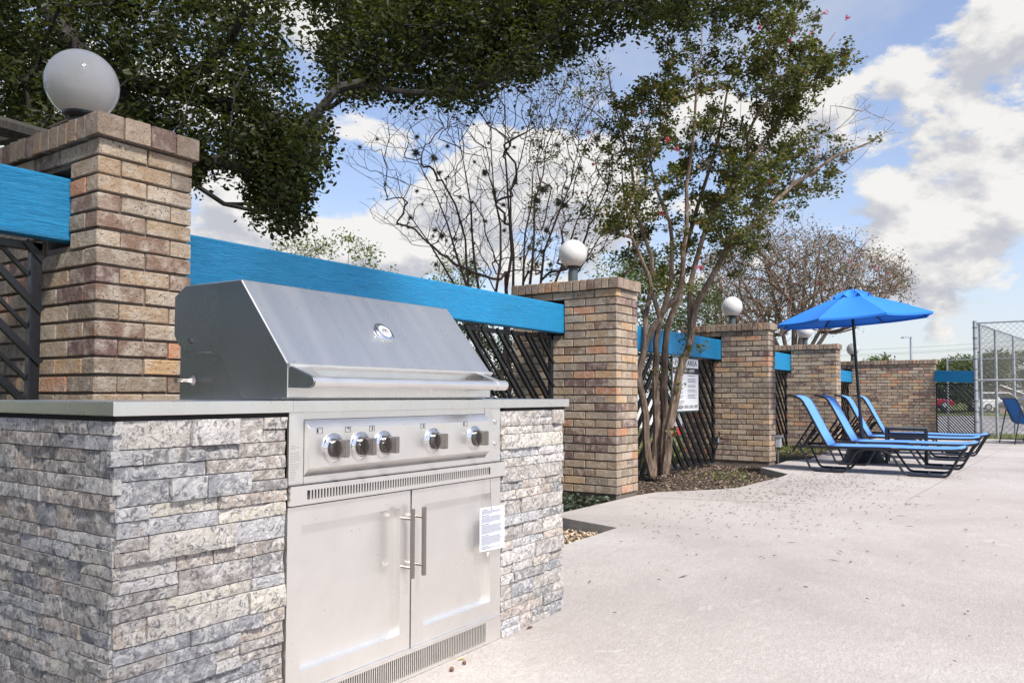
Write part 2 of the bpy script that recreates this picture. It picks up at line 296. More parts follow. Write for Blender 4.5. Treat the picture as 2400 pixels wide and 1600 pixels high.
# ------------------------------------------------------------------ geometry helpers
def link(o, parent=None):
    COL.objects.link(o)
    if parent is not None: o.parent = parent
    return o
def thing(name, label, cat, loc=(0, 0, 0), rz=0, group=None):
    o = bpy.data.objects.new(name, None); o.location = loc; o.rotation_euler = (0, 0, rz); o.empty_display_size = .1
    o['label'] = label; o['category'] = cat
    if group: o['group'] = group
    return link(o)
def tag(o, label, cat, group=None):
    o['label'] = label; o['category'] = cat
    if group: o['group'] = group
    return o
class MB:
    def __init__(s): s.v = []; s.f = []
    def add(s, vs, fs):
        b = len(s.v); s.v += [tuple(v) for v in vs]; s.f += [tuple(b+i for i in f) for f in fs]; return s
    def box(s, a, b):
        x0, y0, z0 = a; x1, y1, z1 = b
        return s.add([(x0, y0, z0), (x1, y0, z0), (x1, y1, z0), (x0, y1, z0), (x0, y0, z1), (x1, y0, z1), (x1, y1, z1), (x0, y1, z1)],
                     [(0, 3, 2, 1), (4, 5, 6, 7), (0, 1, 5, 4), (1, 2, 6, 5), (2, 3, 7, 6), (3, 0, 4, 7)])
    def bar(s, p, q, w, h, up=(0, 0, 1)):
        p = Vector(p); q = Vector(q); d = (q-p).normalized(); u = Vector(up)
        sx = d.cross(u)
        if sx.length < 1e-4: sx = d.cross(Vector((1, 0, 0)))
        sx.normalize(); sy = sx.cross(d).normalized(); sx *= w/2; sy *= h/2
        vs = [c+e for c in (p, q) for e in (-sx-sy, sx-sy, sx+sy, -sx+sy)]
        return s.add(vs, [(0, 1, 2, 3), (7, 6, 5, 4), (0, 4, 5, 1), (1, 5, 6, 2), (2, 6, 7, 3), (3, 7, 4, 0)])
    def tube(s, pts, r, n=8, caps=True):
        pts = [Vector(p) for p in pts]; m = len(pts)
        rs = r if hasattr(r, '__len__') else [r]*m
        b = len(s.v); ref = None
        for i, p in enumerate(pts):
            d = (pts[min(i+1, m-1)]-pts[max(i-1, 0)]).normalized()
            if ref is None:
                ref = d.orthogonal().normalized()
            ref = (ref - d*ref.dot(d)).normalized(); o2 = d.cross(ref)
            for k in range(n):
                a = 2*math.pi*k/n; s.v.append(tuple(p + (ref*math.cos(a)+o2*math.sin(a))*rs[i]))
        for i in range(m-1):
            for k in range(n):
                k2 = (k+1) % n; s.f.append((b+i*n+k, b+i*n+k2, b+(i+1)*n+k2, b+(i+1)*n+k))
        if caps:
            s.f.append(tuple(b+k for k in range(n))[::-1]); s.f.append(tuple(b+(m-1)*n+k for k in range(n)))
        return s
    def lathe(s, prof, c=(0, 0, 0), axis=(0, 0, 1), n=24):
        ax = Vector(axis).normalized(); a1 = ax.orthogonal().normalized(); a2 = ax.cross(a1); c = Vector(c)
        b = len(s.v); m = len(prof)
        for (r, h) in prof:
            for k in range(n):
                t = 2*math.pi*k/n; s.v.append(tuple(c+ax*h+(a1*math.cos(t)+a2*math.sin(t))*max(r, 1e-5)))
        for i in range(m-1):
            for k in range(n):
                k2 = (k+1) % n; s.f.append((b+i*n+k, b+i*n+k2, b+(i+1)*n+k2, b+(i+1)*n+k))
        s.f.append(tuple(b+k for k in range(n))[::-1]); s.f.append(tuple(b+(m-1)*n+k for k in range(n)))
        return s
    def prism(s, prof, x0, x1, fn=lambda a, b, x: (x, a, b)):
        m = len(prof); b = len(s.v)
        for x in (x0, x1):
            for (p, q) in prof: s.v.append(fn(p, q, x))
        for i in range(m):
            j = (i+1) % m; s.f.append((b+i, b+j, b+m+j, b+m+i))
        s.f.append(tuple(b+i for i in range(m))[::-1]); s.f.append(tuple(b+m+i for i in range(m)))
        return s
    def mesh(s, name, m, org=(0, 0, 0), smooth=False):
        me = bpy.data.meshes.new(name); o = Vector(org)
        me.from_pydata([(v[0]-o.x, v[1]-o.y, v[2]-o.z) for v in s.v], [], s.f); me.materials.append(m)
        bm = bmesh.new(); bm.from_mesh(me); bmesh.ops.recalc_face_normals(bm, faces=bm.faces); bm.to_mesh(me); bm.free()
        if smooth:
            me.polygons.foreach_set('use_smooth', [True]*len(me.polygons))
            try: me.set_sharp_from_angle(angle=R_(40))
            except Exception: pass
        return me
    def build(s, name, m, parent=None, smooth=False, bevel=0, world=True, seg=2):
        """vertices are world coordinates (or the thing's own if world=False)"""
        org = (0, 0, 0); inv = None
        me = s.mesh(name, m, (0, 0, 0), smooth)
        if parent is not None and world:
            org = Vector((0, 0, 0)); q = parent
            while q is not None: org += Vector(q.location); q = q.parent
            me.transform(Matrix.Translation(-org))
        o = bpy.data.objects.new(name, me)
        if bevel:
            b = o.modifiers.new('bevel', 'BEVEL'); b.width = bevel; b.segments = seg; b.limit_method = 'ANGLE'; b.angle_limit = R_(35)
        return link(o, parent)
def own(name, mb, m, loc, label, cat, group=None, smooth=False, bevel=0):
    """a one-mesh thing with its origin at loc"""
    me = mb.mesh(name, m, loc, smooth); o = bpy.data.objects.new(name, me); o.location = loc
    if bevel:
        b = o.modifiers.new('bevel', 'BEVEL'); b.width = bevel; b.segments = 2; b.limit_method = 'ANGLE'
    link(o); return tag(o, label, cat, group)
def struct(name, mb, m, kind='structure', smooth=False, bevel=0):
    o = mb.build(name, m, None, smooth, bevel); o['kind'] = kind; return o
def copy_tree(o, parent=None):
    c = o.copy(); link(c)
    c.parent = parent
    for ch in list(o.children): copy_tree(ch, c)
    return c
def text_mesh(name, body, size, m, parent, origin, ux, uy, extr=.0008, align='LEFT', sx=1.0):
    cu = bpy.data.curves.new(name, 'FONT'); cu.body = body; cu.size = size; cu.extrude = extr; cu.align_x = align; cu.resolution_u = 2
    to = bpy.data.objects.new(name+'_tmp', cu); COL.objects.link(to)
    dg = bpy.context.evaluated_depsgraph_get(); me = bpy.data.meshes.new_from_object(to.evaluated_get(dg))
    bpy.data.objects.remove(to); bpy.data.curves.remove(cu)
    ux = Vector(ux).normalized(); uy = Vector(uy).normalized(); uz = ux.cross(uy)
    M = Matrix(((ux.x*sx, uy.x, uz.x, origin[0]), (ux.y*sx, uy.y, uz.y, origin[1]), (ux.z*sx, uy.z, uz.z, origin[2]), (0, 0, 0, 1)))
    me.transform(M); me.materials.clear(); me.materials.append(m)
    o = bpy.data.objects.new(name, me); link(o, parent)
    if parent is not None:
        org = Vector((0, 0, 0)); q = parent
        while q is not None: org += Vector(q.location); q = q.parent
        me.transform(Matrix.Translation(-org))
    return o

# ------------------------------------------------------------------ ground
def gz(x, y):
    z = -.11
    t = min(max((x-22.5)/20, 0), 1); z -= .75*t*t*(3-2*t)
    return z
mb = MB()
xs = [-600, -200, -60, -20, -8, 0, 4, 8, 12, 16, 20, 22.5, 24, 26, 28, 30, 33, 36, 40, 45, 60, 90, 140, 220, 400, 900]
ys = [-900, -300, -100, -40, -20, -10, -5, 0, 2, 5, 8, 12, 18, 26, 40, 70, 120, 250, 900]
b = len(mb.v)
for x in xs:
    for y in ys: mb.v.append((x, y, gz(x, y)))
for i in range(len(xs)-1):
    for j in range(len(ys)-1): mb.f.append((i*len(ys)+j, (i+1)*len(ys)+j, (i+1)*len(ys)+j+1, i*len(ys)+j+1))
struct('ground', mb, GRASS, smooth=True)
# pool deck slab
DK = [(-9, -16), (20.35, -16), (20.35, 3.2), (16.6, 3.2), (12.3, 2.97), (11.69, 3.16), (11.19, 3.13), (10.45, 3.16), (9.77, 2.62), (9.3, 2.60), (8.8, 2.63), (8.36, 2.65), (8.1, 2.66), (7.85, 2.73),
      (7.56, 2.93), (7.35, 3.1), (7.2, 3.19), (6.9, 3.245), (5.58, 3.265), (5.36, 3.3), (5.26, 3.04), (5.12, 2.575), (4.37, 2.556), (-9, 2.556)]
mb = MB(); mb.prism(DK, -.14, 0, lambda a, b, x: (a, b, x))
deck = struct('pool_deck', mb, DECK)
deck.data.materials.append(KERB)
for p in deck.data.polygons:
    if abs(p.normal.z) < .5: p.material_index = 1
# saw-cut joints as dark recessed lines lying on the slab
JT = mat('joint_dark', lambda T: bsdf(T, (.16, .145, .14), .95))
mb = MB()
for a, b in (((6.78, 3.1), (7.22, 1.72)), ((8.0, 1.08), (10.75, .97)), ((10.75, .97), (20.3, .55)), ((14.5, 3.0), (14.0, -6))):
    mb.bar((*a, .002), (*b, .002), .004, .0010)
struct('deck_joints', mb, JT)
mb = MB(); mb.box((-9, 2.2, -.3), (20.6, 4.75, -.085)); struct('planting_bed', mb, MULCH)
mb = MB(); mb.box((27, -40, -.9), (27.1, -39, -.89))
road = MB()
for i, (x0, x1) in enumerate(((25.5, 28), (28, 30), (30, 33), (33, 36), (36, 40), (40, 45), (45, 60), (60, 80))):
    road.add([(x0, -60, gz(x0, 0)+.03), (x1, -60, gz(x1, 0)+.03), (x1, 60, gz(x1, 0)+.03), (x0, 60, gz(x0, 0)+.03)], [(0, 1, 2, 3)])
struct('car_park', road, ASPHALT)
mb = MB(); mb.add([(3, 13, -.09), (26, 13, -.09), (26, 21, -.09), (3, 21, -.09)], [(0, 1, 2, 3)]); struct('pavement', mb, SIDEWALK)

# ------------------------------------------------------------------ brick pieces
def brick_mesh(i, l, d, h):
    r = random.Random(100+i)
    bm = bmesh.new(); bmesh.ops.create_cube(bm, size=1)
    bmesh.ops.scale(bm, vec=(l, d, h), verts=bm.verts)
    bmesh.ops.bevel(bm, geom=list(bm.edges), offset=.0035, segments=1, affect='EDGES')
    for v in bm.verts:
        v.co.x += r.uniform(-.0022, .0022); v.co.y += r.uniform(-.0015, .0015); v.co.z += r.uniform(-.0022, .0022)
    me = bpy.data.meshes.new('brick'); bm.to_mesh(me); bm.free(); me.materials.append(BRICK); return me
_bcache = {}
def get_brick(l, d, h, cap=False):
    key = (round(l*100), round(d*100), round(h*100), random.randrange(3), cap)
    if key not in _bcache:
        _bcache[key] = brick_mesh(len(_bcache), l, d, h)
        if cap: _bcache[key].materials.clear(); _bcache[key].materials.append(BRICK_CAP)
    return _bcache[key], (l/(round(l*100)/100), 1, 1)
CH = .0763; BM = .232; JNT = .011
def pillar(x0, x1, y0, y1, zb, zt, label, beam=None, beamR=None, group='brick pillars along the fence', maxparts=295):
    t = thing('brick_pillar', label, 'pillar', ((x0+x1)/2, (y0+y1)/2, zb), 0, group)
    org = Vector(t.location); ctop = zt-.10
    IN = .014
    # mortar core, with a pocket for the beam end
    core = MB(); a = (x0+IN, y0+IN); c = (x1-IN, y1-IN)
    if beam:
        by, bz0, bz1 = beam
        core.box((a[0], a[1], zb-.2), (c[0], c[1], bz0-.02)); core.box((a[0], a[1], bz1+.05), (c[0], c[1], ctop))
        core.box((a[0], a[1], bz0-.02), (c[0], by-.012, bz1+.05)); core.box((a[0], by+.20, bz0-.02), (c[0], c[1], bz1+.05))
        core.box((a[0]+.16, by-.012, bz0-.02), (c[0], by+.20, bz1+.05))
    else: core.box((a[0], a[1], zb-.2), (c[0], c[1], ctop))
    core.build('mortar_core', MORTAR, t)
    n = int(round((ctop-zb)/CH)); ch = (ctop-zb)/n
    parts = []; hidden = MB()
    def runs(length, odd):
        res = []; p = 0.0
        first = BM/2 if odd else BM
        res.append((0, first)); p = first
        while p < length-1e-3:
            q = min(p+BM, length)
            if length-q < .05: q = length
            res.append((p, q)); p = q
        return res
    D = .10
    for k in range(n):
        z0 = zb+k*ch; z1 = z0+ch; zc = (z0+z1)/2; hh = ch-JNT
        for face in 'WSEN':
            L = (y1-y0) if face in 'WE' else (x1-x0)
            own_c = (k % 2 == 0) == (face in 'WE')
            st_ = 0.0 if own_c else D; en_ = L if own_c else L-D
            if face in 'SN': nb_ = 2 if own_c else max(1, round((en_-st_)/BM)); bm_ = (en_-st_)/nb_
            else: bm_ = BM
            segs = []; p = st_
            while p < en_-1e-3:
                q = min(p+bm_, en_)
                if en_-q < .05: q = en_
                segs.append((p, q)); p = q
            for (p, q) in segs:
                if face == 'W' and beam and z1 > beam[1]-.015 and z0 < beam[2]+.03:
                    s0, s1 = beam[0]-y0-.004, beam[0]-y0+.20
                    pieces = []
                    if p < s0: pieces.append((p, min(q, s0)))
                    if q > s1: pieces.append((max(p, s1), q))
                else: pieces = [(p, q)]
                for (p2, q2) in pieces:
                    l = q2-p2-JNT
                    if l < .025: continue
                    lo = p2+JNT/2 if p2 > 1e-6 else 0
                    hi = q2-JNT/2 if q2 < L-1e-6 else L
                    if hi-lo < .02: continue
                    mid = (lo+hi)/2; l = hi-lo; jit = random.uniform(-.0015, .0025)
                    if face == 'W': c = (x0+D/2-jit, y0+mid, zc); dims = (D, l, hh)
                    elif face == 'E': c = (x1-D/2+jit, y0+mid, zc); dims = (D, l, hh)
                    elif face == 'S': c = (x0+mid, y0+D/2-jit, zc); dims = (l, D, hh)
                    else: c = (x0+mid, y1-D/2+jit, zc); dims = (l, D, hh)
                    if face in 'WS': parts.append((c, dims, l))
                    else: hidden.box(tuple(c[i]-dims[i]/2 for i in range(3)), tuple(c[i]+dims[i]/2 for i in range(3)))
    # rowlock cap
    cx0, cx1, cy0, cy1 = x0-.028, x1+.022, y0-.03, y1+.02
    w = (cx1-cx0)/4
    for i in range(4):
        parts.append(((cx0+w*(i+.5), cy0+.05, ctop+.05+random.uniform(-.003, .002)), (w-.009, .10, .098), 1))
    y = cy0+.106
    while y < cy1-.03:
        parts.append((((cx0+(cx0+cx1)/2)/2, y+.035, ctop+.05+random.uniform(-.003, .003)), ((cx1-cx0)/2-.006, .068, .098), 1))
        hidden.box(((cx0+cx1)/2+.003, y+.001, ctop), (cx1, y+.069, ctop+.096))
        y += .0775
    cm = MB(); cm.box((cx0+.012, cy0+.012, ctop), (cx1-.012, cy1-.012, ctop+.088)); cm.build('cap_mortar', MORTAR, t)
    if len(parts) > maxparts:
        parts.sort(key=lambda q: -q[0][2]); cut = parts[maxparts:]; parts = parts[:maxparts]
        for (c, dims, l) in cut: hidden.box(tuple(c[i]-dims[i]/2 for i in range(3)), tuple(c[i]+dims[i]/2 for i in range(3)))
    for (c, dims, l) in parts:
        if dims[0] > dims[1]: me, sc = get_brick(dims[0], dims[1], dims[2], l == 1); o = bpy.data.objects.new('brick', me)
        else: me, sc = get_brick(dims[1], dims[0], dims[2], l == 1); o = bpy.data.objects.new('brick', me); o.rotation_euler = (0, 0, math.pi/2)
        o.scale = sc; o.location = Vector(c)-org; link(o, t)
    h = hidden.build('brickwork', BRICK, t); h['kind'] = 'stuff'
    return t

BEAM1, BEAM2, BEAM3, BEAM4 = (3.857, 1.54, 1.82), (3.99, 1.469, 1.766), (4.16, 1.425, 1.748), (4.03, 1.275, 1.545)
BEAM0 = (3.535, 1.615, 1.893)
pillar(1.73, 2.165, 3.29, 4.42, 0.02, 2.135, 'tall brick pillar with globe lamp nearest the steel grill', BEAM0)
pillar(6.54, 6.985, 3.29, 4.45, 0.03, 2.04, 'brick pillar right behind the grill island, beside the bare stone corner', BEAM1)
pillar(11.32, 11.64, 3.29, 4.6, 0.0, 1.985, 'brick pillar with outdoor tap, just right of the multi-stem tree', BEAM2)
pillar(15.75, 16.10, 3.31, 4.9, -.03, 1.93, 'brick pillar rising behind the blue lounger backs', BEAM3)
pillar(20.85, 21.2, 2.21, 4.9, 0.05, 1.80, 'long brick wall pier at the far end of the fence', BEAM4, maxparts=290)

# ------------------------------------------------------------------ beams and lattice panels
def beam(x0, x1, b, label, th=.09):
    mb = MB(); n = 24; y, z0, z1 = b
    mb.box((x0, y, z0), (x1, y+th, z1))
    return own('fence_beam', mb, BLUE, ((x0+x1)/2, y, z0), label, 'beam', 'blue painted beams between the pillars', bevel=.012)
beam(-3.4, 1.86, BEAM0, 'blue wooden beam entering the picture at its left edge')
beam(2.155, 6.68, BEAM1, 'long blue wooden beam behind the steel grill hood')
beam(6.975, 11.44, BEAM2, 'blue wooden beam crossing behind the multi-stem tree')
beam(11.63, 15.88, BEAM3, 'short-looking blue beam between the tap pillar and the lounger pillar')
beam(16.09, 20.98, BEAM4, 'blue beam end beside the umbrella pole and the long brick wall')
def lattice(x0, x1, y, z0, z1, label, left=True, right=True):
    t = thing('lattice_panel', label, 'lattice fence', ((x0+x1)/2, y, z0), 0, 'black metal lattice panels under the beams')
    f = MB()
    f.box((x0, y-.018, z1-.035), (x1, y+.02, z1)); f.box((x0, y-.018, z0), (x1, y+.02, z0+.03))
    f.box((x0, y-.018, z0), (x0+.045, y+.02, z1)); f.box((x1-.045, y-.018, z0), (x1, y+.02, z1))
    f.build('frame', BLACKMETAL, t, bevel=.003)
    xm = (x0+x1)/2; H = z1-z0
    k = 0; s = -H
    while s < (x1-xm):
        thick = k % 2 == 0
        for sg in (1, -1):
            if sg == 1 and not right or sg == -1 and not left: continue
            # "\" bars to the right of the middle, "/" to the left: mirrored
            xa, za = xm+s, z1; xb, zb_ = xm+s+H, z0
            if xa < xm: za = z1-(xm-xa); xa = xm
            if xb > x1: zb_ = z0+(xb-x1); xb = x1
            if za-zb_ < .05: continue
            if sg == -1: xa, xb = 2*xm-xa, 2*xm-xb
            m_ = MB()
            if thick: m_.bar((xa, y-.014, za), (xb, y-.014, zb_), .028, .026, up=(0, 1, 0))
            else: m_.bar((xa, y+.012, za), (xb, y+.012, zb_), .014, .022, up=(0, 1, 0))
            m_.build('bar', BLACKMETAL, t)
        s += .112; k += 1
    return t
lattice(-3.0, 1.66, 3.62, .05, 1.60, 'black diagonal-bar lattice panel at the left edge of the picture', left=False)
lattice(2.2, 6.46, 3.94, .02, 1.515, 'black diagonal-bar lattice panel seen right of the grill hood', left=False)
lattice(7.02, 11.24, 4.08, -.03, 1.455, 'black chevron lattice panel behind the tree trunk carrying the rules sign')
lattice(11.7, 15.68, 4.23, -.04, 1.41, 'narrow-looking black lattice panel left of the lounger backs', left=False)
lattice(16.15, 20.8, 4.11, 0, 1.26, 'black lattice panel seen between the pole and the long wall', left=False)

# end fence running towards the camera from the long wall pier
t = thing('end_lattice_panel', 'black diagonal-bar lattice panel between long wall and chain-link post', 'lattice fence', (20.7, 1.8, 0))
E0, E1 = Vector((20.86, 2.20, 0)), Vector((20.48, 1.37, 0))
ed = (E1-E0).normalized(); eL = (E1-E0).length
f = MB()
for zz in (.03, 1.22): f.bar(E0+Vector((0, 0, zz)), E1+Vector((0, 0, zz)), .03, .03)
for q in (0.02, eL-.02): f.bar(E0+ed*q+Vector((0, 0, 0)), E0+ed*q+Vector((0, 0, 1.24)), .03, .03)
f.build('frame', BLACKMETAL, t)
k = 0; s = -1.2
while s < eL:
    a = max(s, 0); b_ = min(s+1.2, eL); za = 1.22-(a-s); zb_ = 1.22-(b_-s)
    if za-zb_ > .04:
        m_ = MB(); m_.bar(E0+ed*a+Vector((0, 0, za)), E0+ed*b_+Vector((0, 0, zb_)), .027 if k % 2 == 0 else .018, .02); m_.build('bar', BLACKMETAL, t)
    s += .072; k += 1
mb = MB(); mb.bar(E0+Vector((0, 0, 1.405)), E1+ed*.04+Vector((0, 0, 1.375)), .07, .265)
own('fence_beam', mb, BLUE, tuple(E0+Vector((0, 0, 1.27))), 'short blue beam joining the long brick wall to the chain-link post', 'beam', 'blue painted beams between the pillars', bevel=.01)

# ------------------------------------------------------------------ globe lamps
def globe_lamp(x, y, ztop, zc, r, label, tube_=True):
    t = thing('globe_lamp', label, 'lamp', (x, y, ztop), 0, 'white globe lamps on the pillars')
    h = zc-ztop
    g = MB(); n = 18
    prof = [(r*math.sin(math.pi*i/n), -r*math.cos(math.pi*i/n)) for i in range(1, n)]
    g.lathe([(1e-4, -r)]+prof+[(1e-4, r)], (0, 0, h), n=32); g.build('globe', GLOBE, t, smooth=True, world=False)
    c = MB(); c.lathe([(r*.42, h-r*1.02), (r*.5, h-r*.94), (r*.5, h-r*.82), (r*.4, h-r*.8)], n=20); c.build('fitter_ring', BLACKMETAL, t, smooth=True, world=False)
    if h-r > .03:
        p = MB(); p.lathe([(r*.34, 0), (r*.34, (h-r)*.82), (r*.30, (h-r)*.84), (r*.30, h-r*.98)], n=16); p.build('stem', mat('lamp_stem', lambda T: bsdf(T, (.06, .075, .085), .5)), t, smooth=True, world=False)
    return t
globe_lamp(1.93, 3.84, 2.135, 2.155+.285, .165, 'large white globe lamp sitting on the pillar nearest the grill')
globe_lamp(6.76, 3.88, 2.04, 2.345, .142, 'white globe lamp on the pillar left of the multi-stem tree')
globe_lamp(11.48, 3.87, 1.985, 2.26, .152, 'white globe lamp on the pillar with the tap, left of the umbrella')
globe_lamp(15.93, 3.93, 1.93, 2.20, .15, 'globe lamp half hidden under the edge of the blue umbrella')
globe_lamp(21.02, 4.03, 1.80, 2.105, .15, 'small globe lamp right beside the umbrella pole')

# ------------------------------------------------------------------ grill island
isl = thing('grill_island', 'stone-clad outdoor kitchen island with pale steel countertop', 'kitchen island', (2.0, 2.1, 0))
IY, IX0, IX1, IB = 1.80, 1.0, 3.03, 2.40
core = MB()
core.box((IX0+.012, IY+.012, 0), (1.488, IB-.012, .884)); core.box((2.56, IY+.012, 0), (IX1-.012, IB-.012, .884)); core.box((1.488, 2.3, 0), (2.56, IB-.012, .884))
core.build('core', MORTAR, isl)
def stone_obj(L, Hh, D, seed):
    """split-face stone: x along the wall 0..L, z 0..H, rough face towards -y at y=-D"""
    r = np.random.default_rng(seed); nx = max(3, int(L/.022)); nz = max(2, int(Hh/.014))
    vs = []; fs = []
    low = r.normal(0, 1, (nx//2+2, nz//2+2))
    for i in range(nx+1):
        for j in range(nz+1):
            u = i/2; w = j/2; iu = int(u); iw = int(w); fu = u-iu; fw_ = w-iw
            q = low[iu, iw]*(1-fu)*(1-fw_)+low[min(iu+1, low.shape[0]-1), iw]*fu*(1-fw_)+low[iu, min(iw+1, low.shape[1]-1)]*(1-fu)*fw_+low[min(iu+1, low.shape[0]-1), min(iw+1, low.shape[1]-1)]*fu*fw_
            e = 0 if 0 < i < nx and 0 < j < nz else -.0012
            vs.append((L*i/nx + (r.normal(0, .0008) if 0 < i < nx else 0), -(D+e+.0021*q+r.normal(0, .0010)), Hh*j/nz))
    for i in range(nx):
        for j in range(nz):
            a = i*(nz+1)+j; fs.append((a, a+nz+1, a+nz+2, a+1))
    ring = [i*(nz+1) for i in range(nx+1)]+[nx*(nz+1)+j for j in range(1, nz+1)]+[i*(nz+1)+nz for i in range(nx-1, -1, -1)]+[j for j in range(nz-1, 0, -1)]
    b = len(vs)
    for k in ring: vs.append((vs[k][0], .012, vs[k][2]))
    m = len(ring)
    for k in range(m): fs.append((ring[(k+1) % m], ring[k], b+k, b+(k+1) % m))
    return vs, fs
def ledger(org, ux, length, label_seed, obj_parts=True, z1=.886, cornerL=False, cornerR=False, into=None, ds=.65):
    """courses of ledger stones along ux starting at org; the face looks along ux x z"""
    rr = random.Random(label_seed); z = 0.0; ux = Vector(ux)
    nrm = Vector((ux.y, -ux.x, 0)); courses = []
    hs = [.036, .062, .034, .058, .038, .06, .04, .033, .06, .036]
    k = 0
    while z < z1-.02:
        h = hs[(k+label_seed) % len(hs)]+rr.uniform(-.003, .003)
        if z+h > z1-.02: h = z1-z
        courses.append((z, h)); z += h; k += 1
    for (z, h) in courses:
        x = 0.0; e = rr.choice([0, 0, -.006, .010]) if cornerL else 0
        xend = length+(rr.choice([0, 0, -.006, .008]) if cornerR else 0)
        x = -e
        while x < xend-1e-3:
            L = rr.choice([.085, .12, .15, .19, .24, .28])*rr.uniform(.85, 1.15)
            if xend-(x+L) < .06: L = xend-x
            subs = [(z, h)]
            if h > .056 and rr.random() < .28: subs = [(z, h*.5), (z+h*.5, h*.5)]
            for (zz, hh) in subs:
                D = .004+ds*rr.choice([0, .004, .008, .012, .02])
                vs, fs = stone_obj(L-.0024, hh-.0026, D, rr.randrange(10**9))
                P = [Vector(org)+ux*(x+v[0]+.0008)-nrm*v[1]*-1*-1+Vector((0, 0, zz+v[2]+.0008)) for v in vs]
                if obj_parts:
                    m_ = MB(); m_.add(P, fs); o = m_.build('ledger_stone', STONE, isl)
                else: into.add(P, fs)
            x += L
STN = MB()
# the front faces look towards -y, the left side looks towards -x
ledger((IX0-.004, IY, 0), (1, 0, 0), 1.497-IX0, 3, cornerL=True)
ledger((2.552, IY, 0), (1, 0, 0), IX1-2.552, 5, cornerR=True)
ledger((IX0, IB, 0), (0, -1, 0), IB-IY+.004, 4, cornerR=True, ds=.35)
ledger((IX1, IY, 0), (0, 1, 0), IB-IY, 8, obj_parts=False, into=STN)
ledger((IX1, IB, 0), (-1, 0, 0), IX1-IX0, 9, obj_parts=False, into=STN)
o = STN.build('rear_ledger_stone', STONE, isl); o['kind'] = 'stuff'
for (a, b_) in ((.985, 1.5105), (1.5115, 2.5685), (2.5695, 3.075)):
    ct = MB()
    if a == 1.5115:
        ct.box((a, 1.784, .897), (b_, 1.83, .931)); c3 = MB(); c3.box((a, 2.36, .897), (b_, 2.44, .931)); c3.build('countertop', STEEL_TOP, isl, bevel=.0015)
    else: ct.box((a, 1.784, .897), (b_, 2.44, .931))
    ct.build('countertop', STEEL_TOP, isl, bevel=.0015)
    c2 = MB(); c2.box((a+.012, 1.80, .884), (b_-.012, 2.42, .8975))
    if a != 1.5115: c2.build('shadow_gap_strip', BLACKGAP, isl)

# ------------------------------------------------------------------ the grill
gr = thing('barbecue_grill', 'built-in stainless steel gas grill with closed hood and two cabinet doors', 'grill', (2.0, 1.8, 0))
lidp = [(1.80, .9385), (1.80, 1.034), (2.019, 1.297), (2.303, 1.299), (2.362, 1.266), (2.362, 1.14), (2.341, 1.112), (2.302, 1.081), (2.160, 1.079), (2.135, 1.073), (2.115, 1.058), (2.001, .9385)]
lid = MB(); lid.prism(lidp, 1.50, 2.492)
lid_o = lid.build('lid', STEEL_LID, gr, bevel=.004, seg=3)
lid_o.data.materials.append(STEEL_SIDE_REFL)
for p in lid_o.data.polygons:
    if abs(p.normal.x) > .9: p.material_index = 1  # lid ends take the steel with the dark reflection in its colour
fb = MB(); fb.prism([(1.83, .9315), (1.83, .98), (2.04, 1.10), (2.338, 1.13), (2.338, .9315)], 1.508, 2.484); fb.build('firebox', STEEL_SIDE_REFL, gr, bevel=.003)
fb = MB(); fb.box((1.53, 1.815, .60), (2.53, 2.29, .93)); fb.build('burner_box', BLACKGAP, gr)
# raised flange along the lip
fl = MB(); fl.prism([(1.798, 1.022), (1.790, 1.030), (1.790, 1.036), (1.803, 1.039)], 1.50, 2.492); fl.build('lip_flange', STEEL_H, lid_o)
for (xa, xb) in ((1.502, 1.514), (2.432, 2.444)):
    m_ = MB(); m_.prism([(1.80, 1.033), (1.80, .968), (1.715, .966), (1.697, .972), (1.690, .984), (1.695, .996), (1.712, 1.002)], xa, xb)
    m_.build('handle_bracket', STEEL_SIDE_REFL, lid_o, bevel=.001)
    m_ = MB(); xi = xb if xa < 2 else xa; sg = 1 if xa < 2 else -1
    m_.add([(xi, 1.80, 1.033), (xi+sg*.055, 1.795, 1.033), (xi+sg*.035, 1.712, 1.000), (xi, 1.712, 1.001)], [(0, 1, 2, 3)])
    m_.build('bracket_web', STEEL_H, lid_o)
m_ = MB(); m_.tube([(1.506, 1.706, .984), (1.56, 1.706, .984)], .0172, 20); m_.build('handle_end', STEEL_H, lid_o, smooth=True)
m_ = MB(); m_.tube([(2.39, 1.706, .984), (2.452, 1.706, .984)], .0185, 20); m_.build('handle_end', STEEL_H, lid_o, smooth=True)
m_ = MB(); m_.tube([(1.55, 1.706, .984), (2.40, 1.706, .984)], .0160, 20); m_.build('handle', STEEL_H, lid_o, smooth=True)
# gauge
gn = Vector((0, -.768, .641)); gc = Vector((2.0, 1.905, 1.160))
m_ = MB(); m_.lathe([(.043, -.002), (.044, .003), (.041, .008), (.030, .012), (.027, .0125), (.026, .0105)], gc, gn, 40); gg = m_.build('gauge', CHROME, lid_o, smooth=True)
m_ = MB(); m_.lathe([(.0262, .0108), (.0262, .0112)], gc, gn, 36); m_.build('dial', mat('dial_face', lambda T: bsdf(T, (.55, .60, .66), .3)), lid_o)
gx = Vector((1, 0, 0)); gu = gn.cross(gx).normalized(); gu = gx.cross(gn)*-1 if gu.z < 0 else gu
def gp(u, v, h=.0125): return gc+gx*u+gu*v+gn*h
m_ = MB()
def arc(cx, cy, r, a0, a1, n=14): return [gp(cx+r*math.cos(R_(a0+(a1-a0)*i/n)), cy+r*math.sin(R_(a0+(a1-a0)*i/n))) for i in range(n+1)]
m_.tube(arc(0, -.001, .0125, -40, 220), .0009, 5); m_.tube(arc(-.004, .0, .006, 20, 200, 8), .0008, 5); m_.tube(arc(.005, -.001, .006, -60, 170, 8), .0008, 5); m_.tube([gp(-.002, .002), gp(.001, -.011)], .0008, 5)
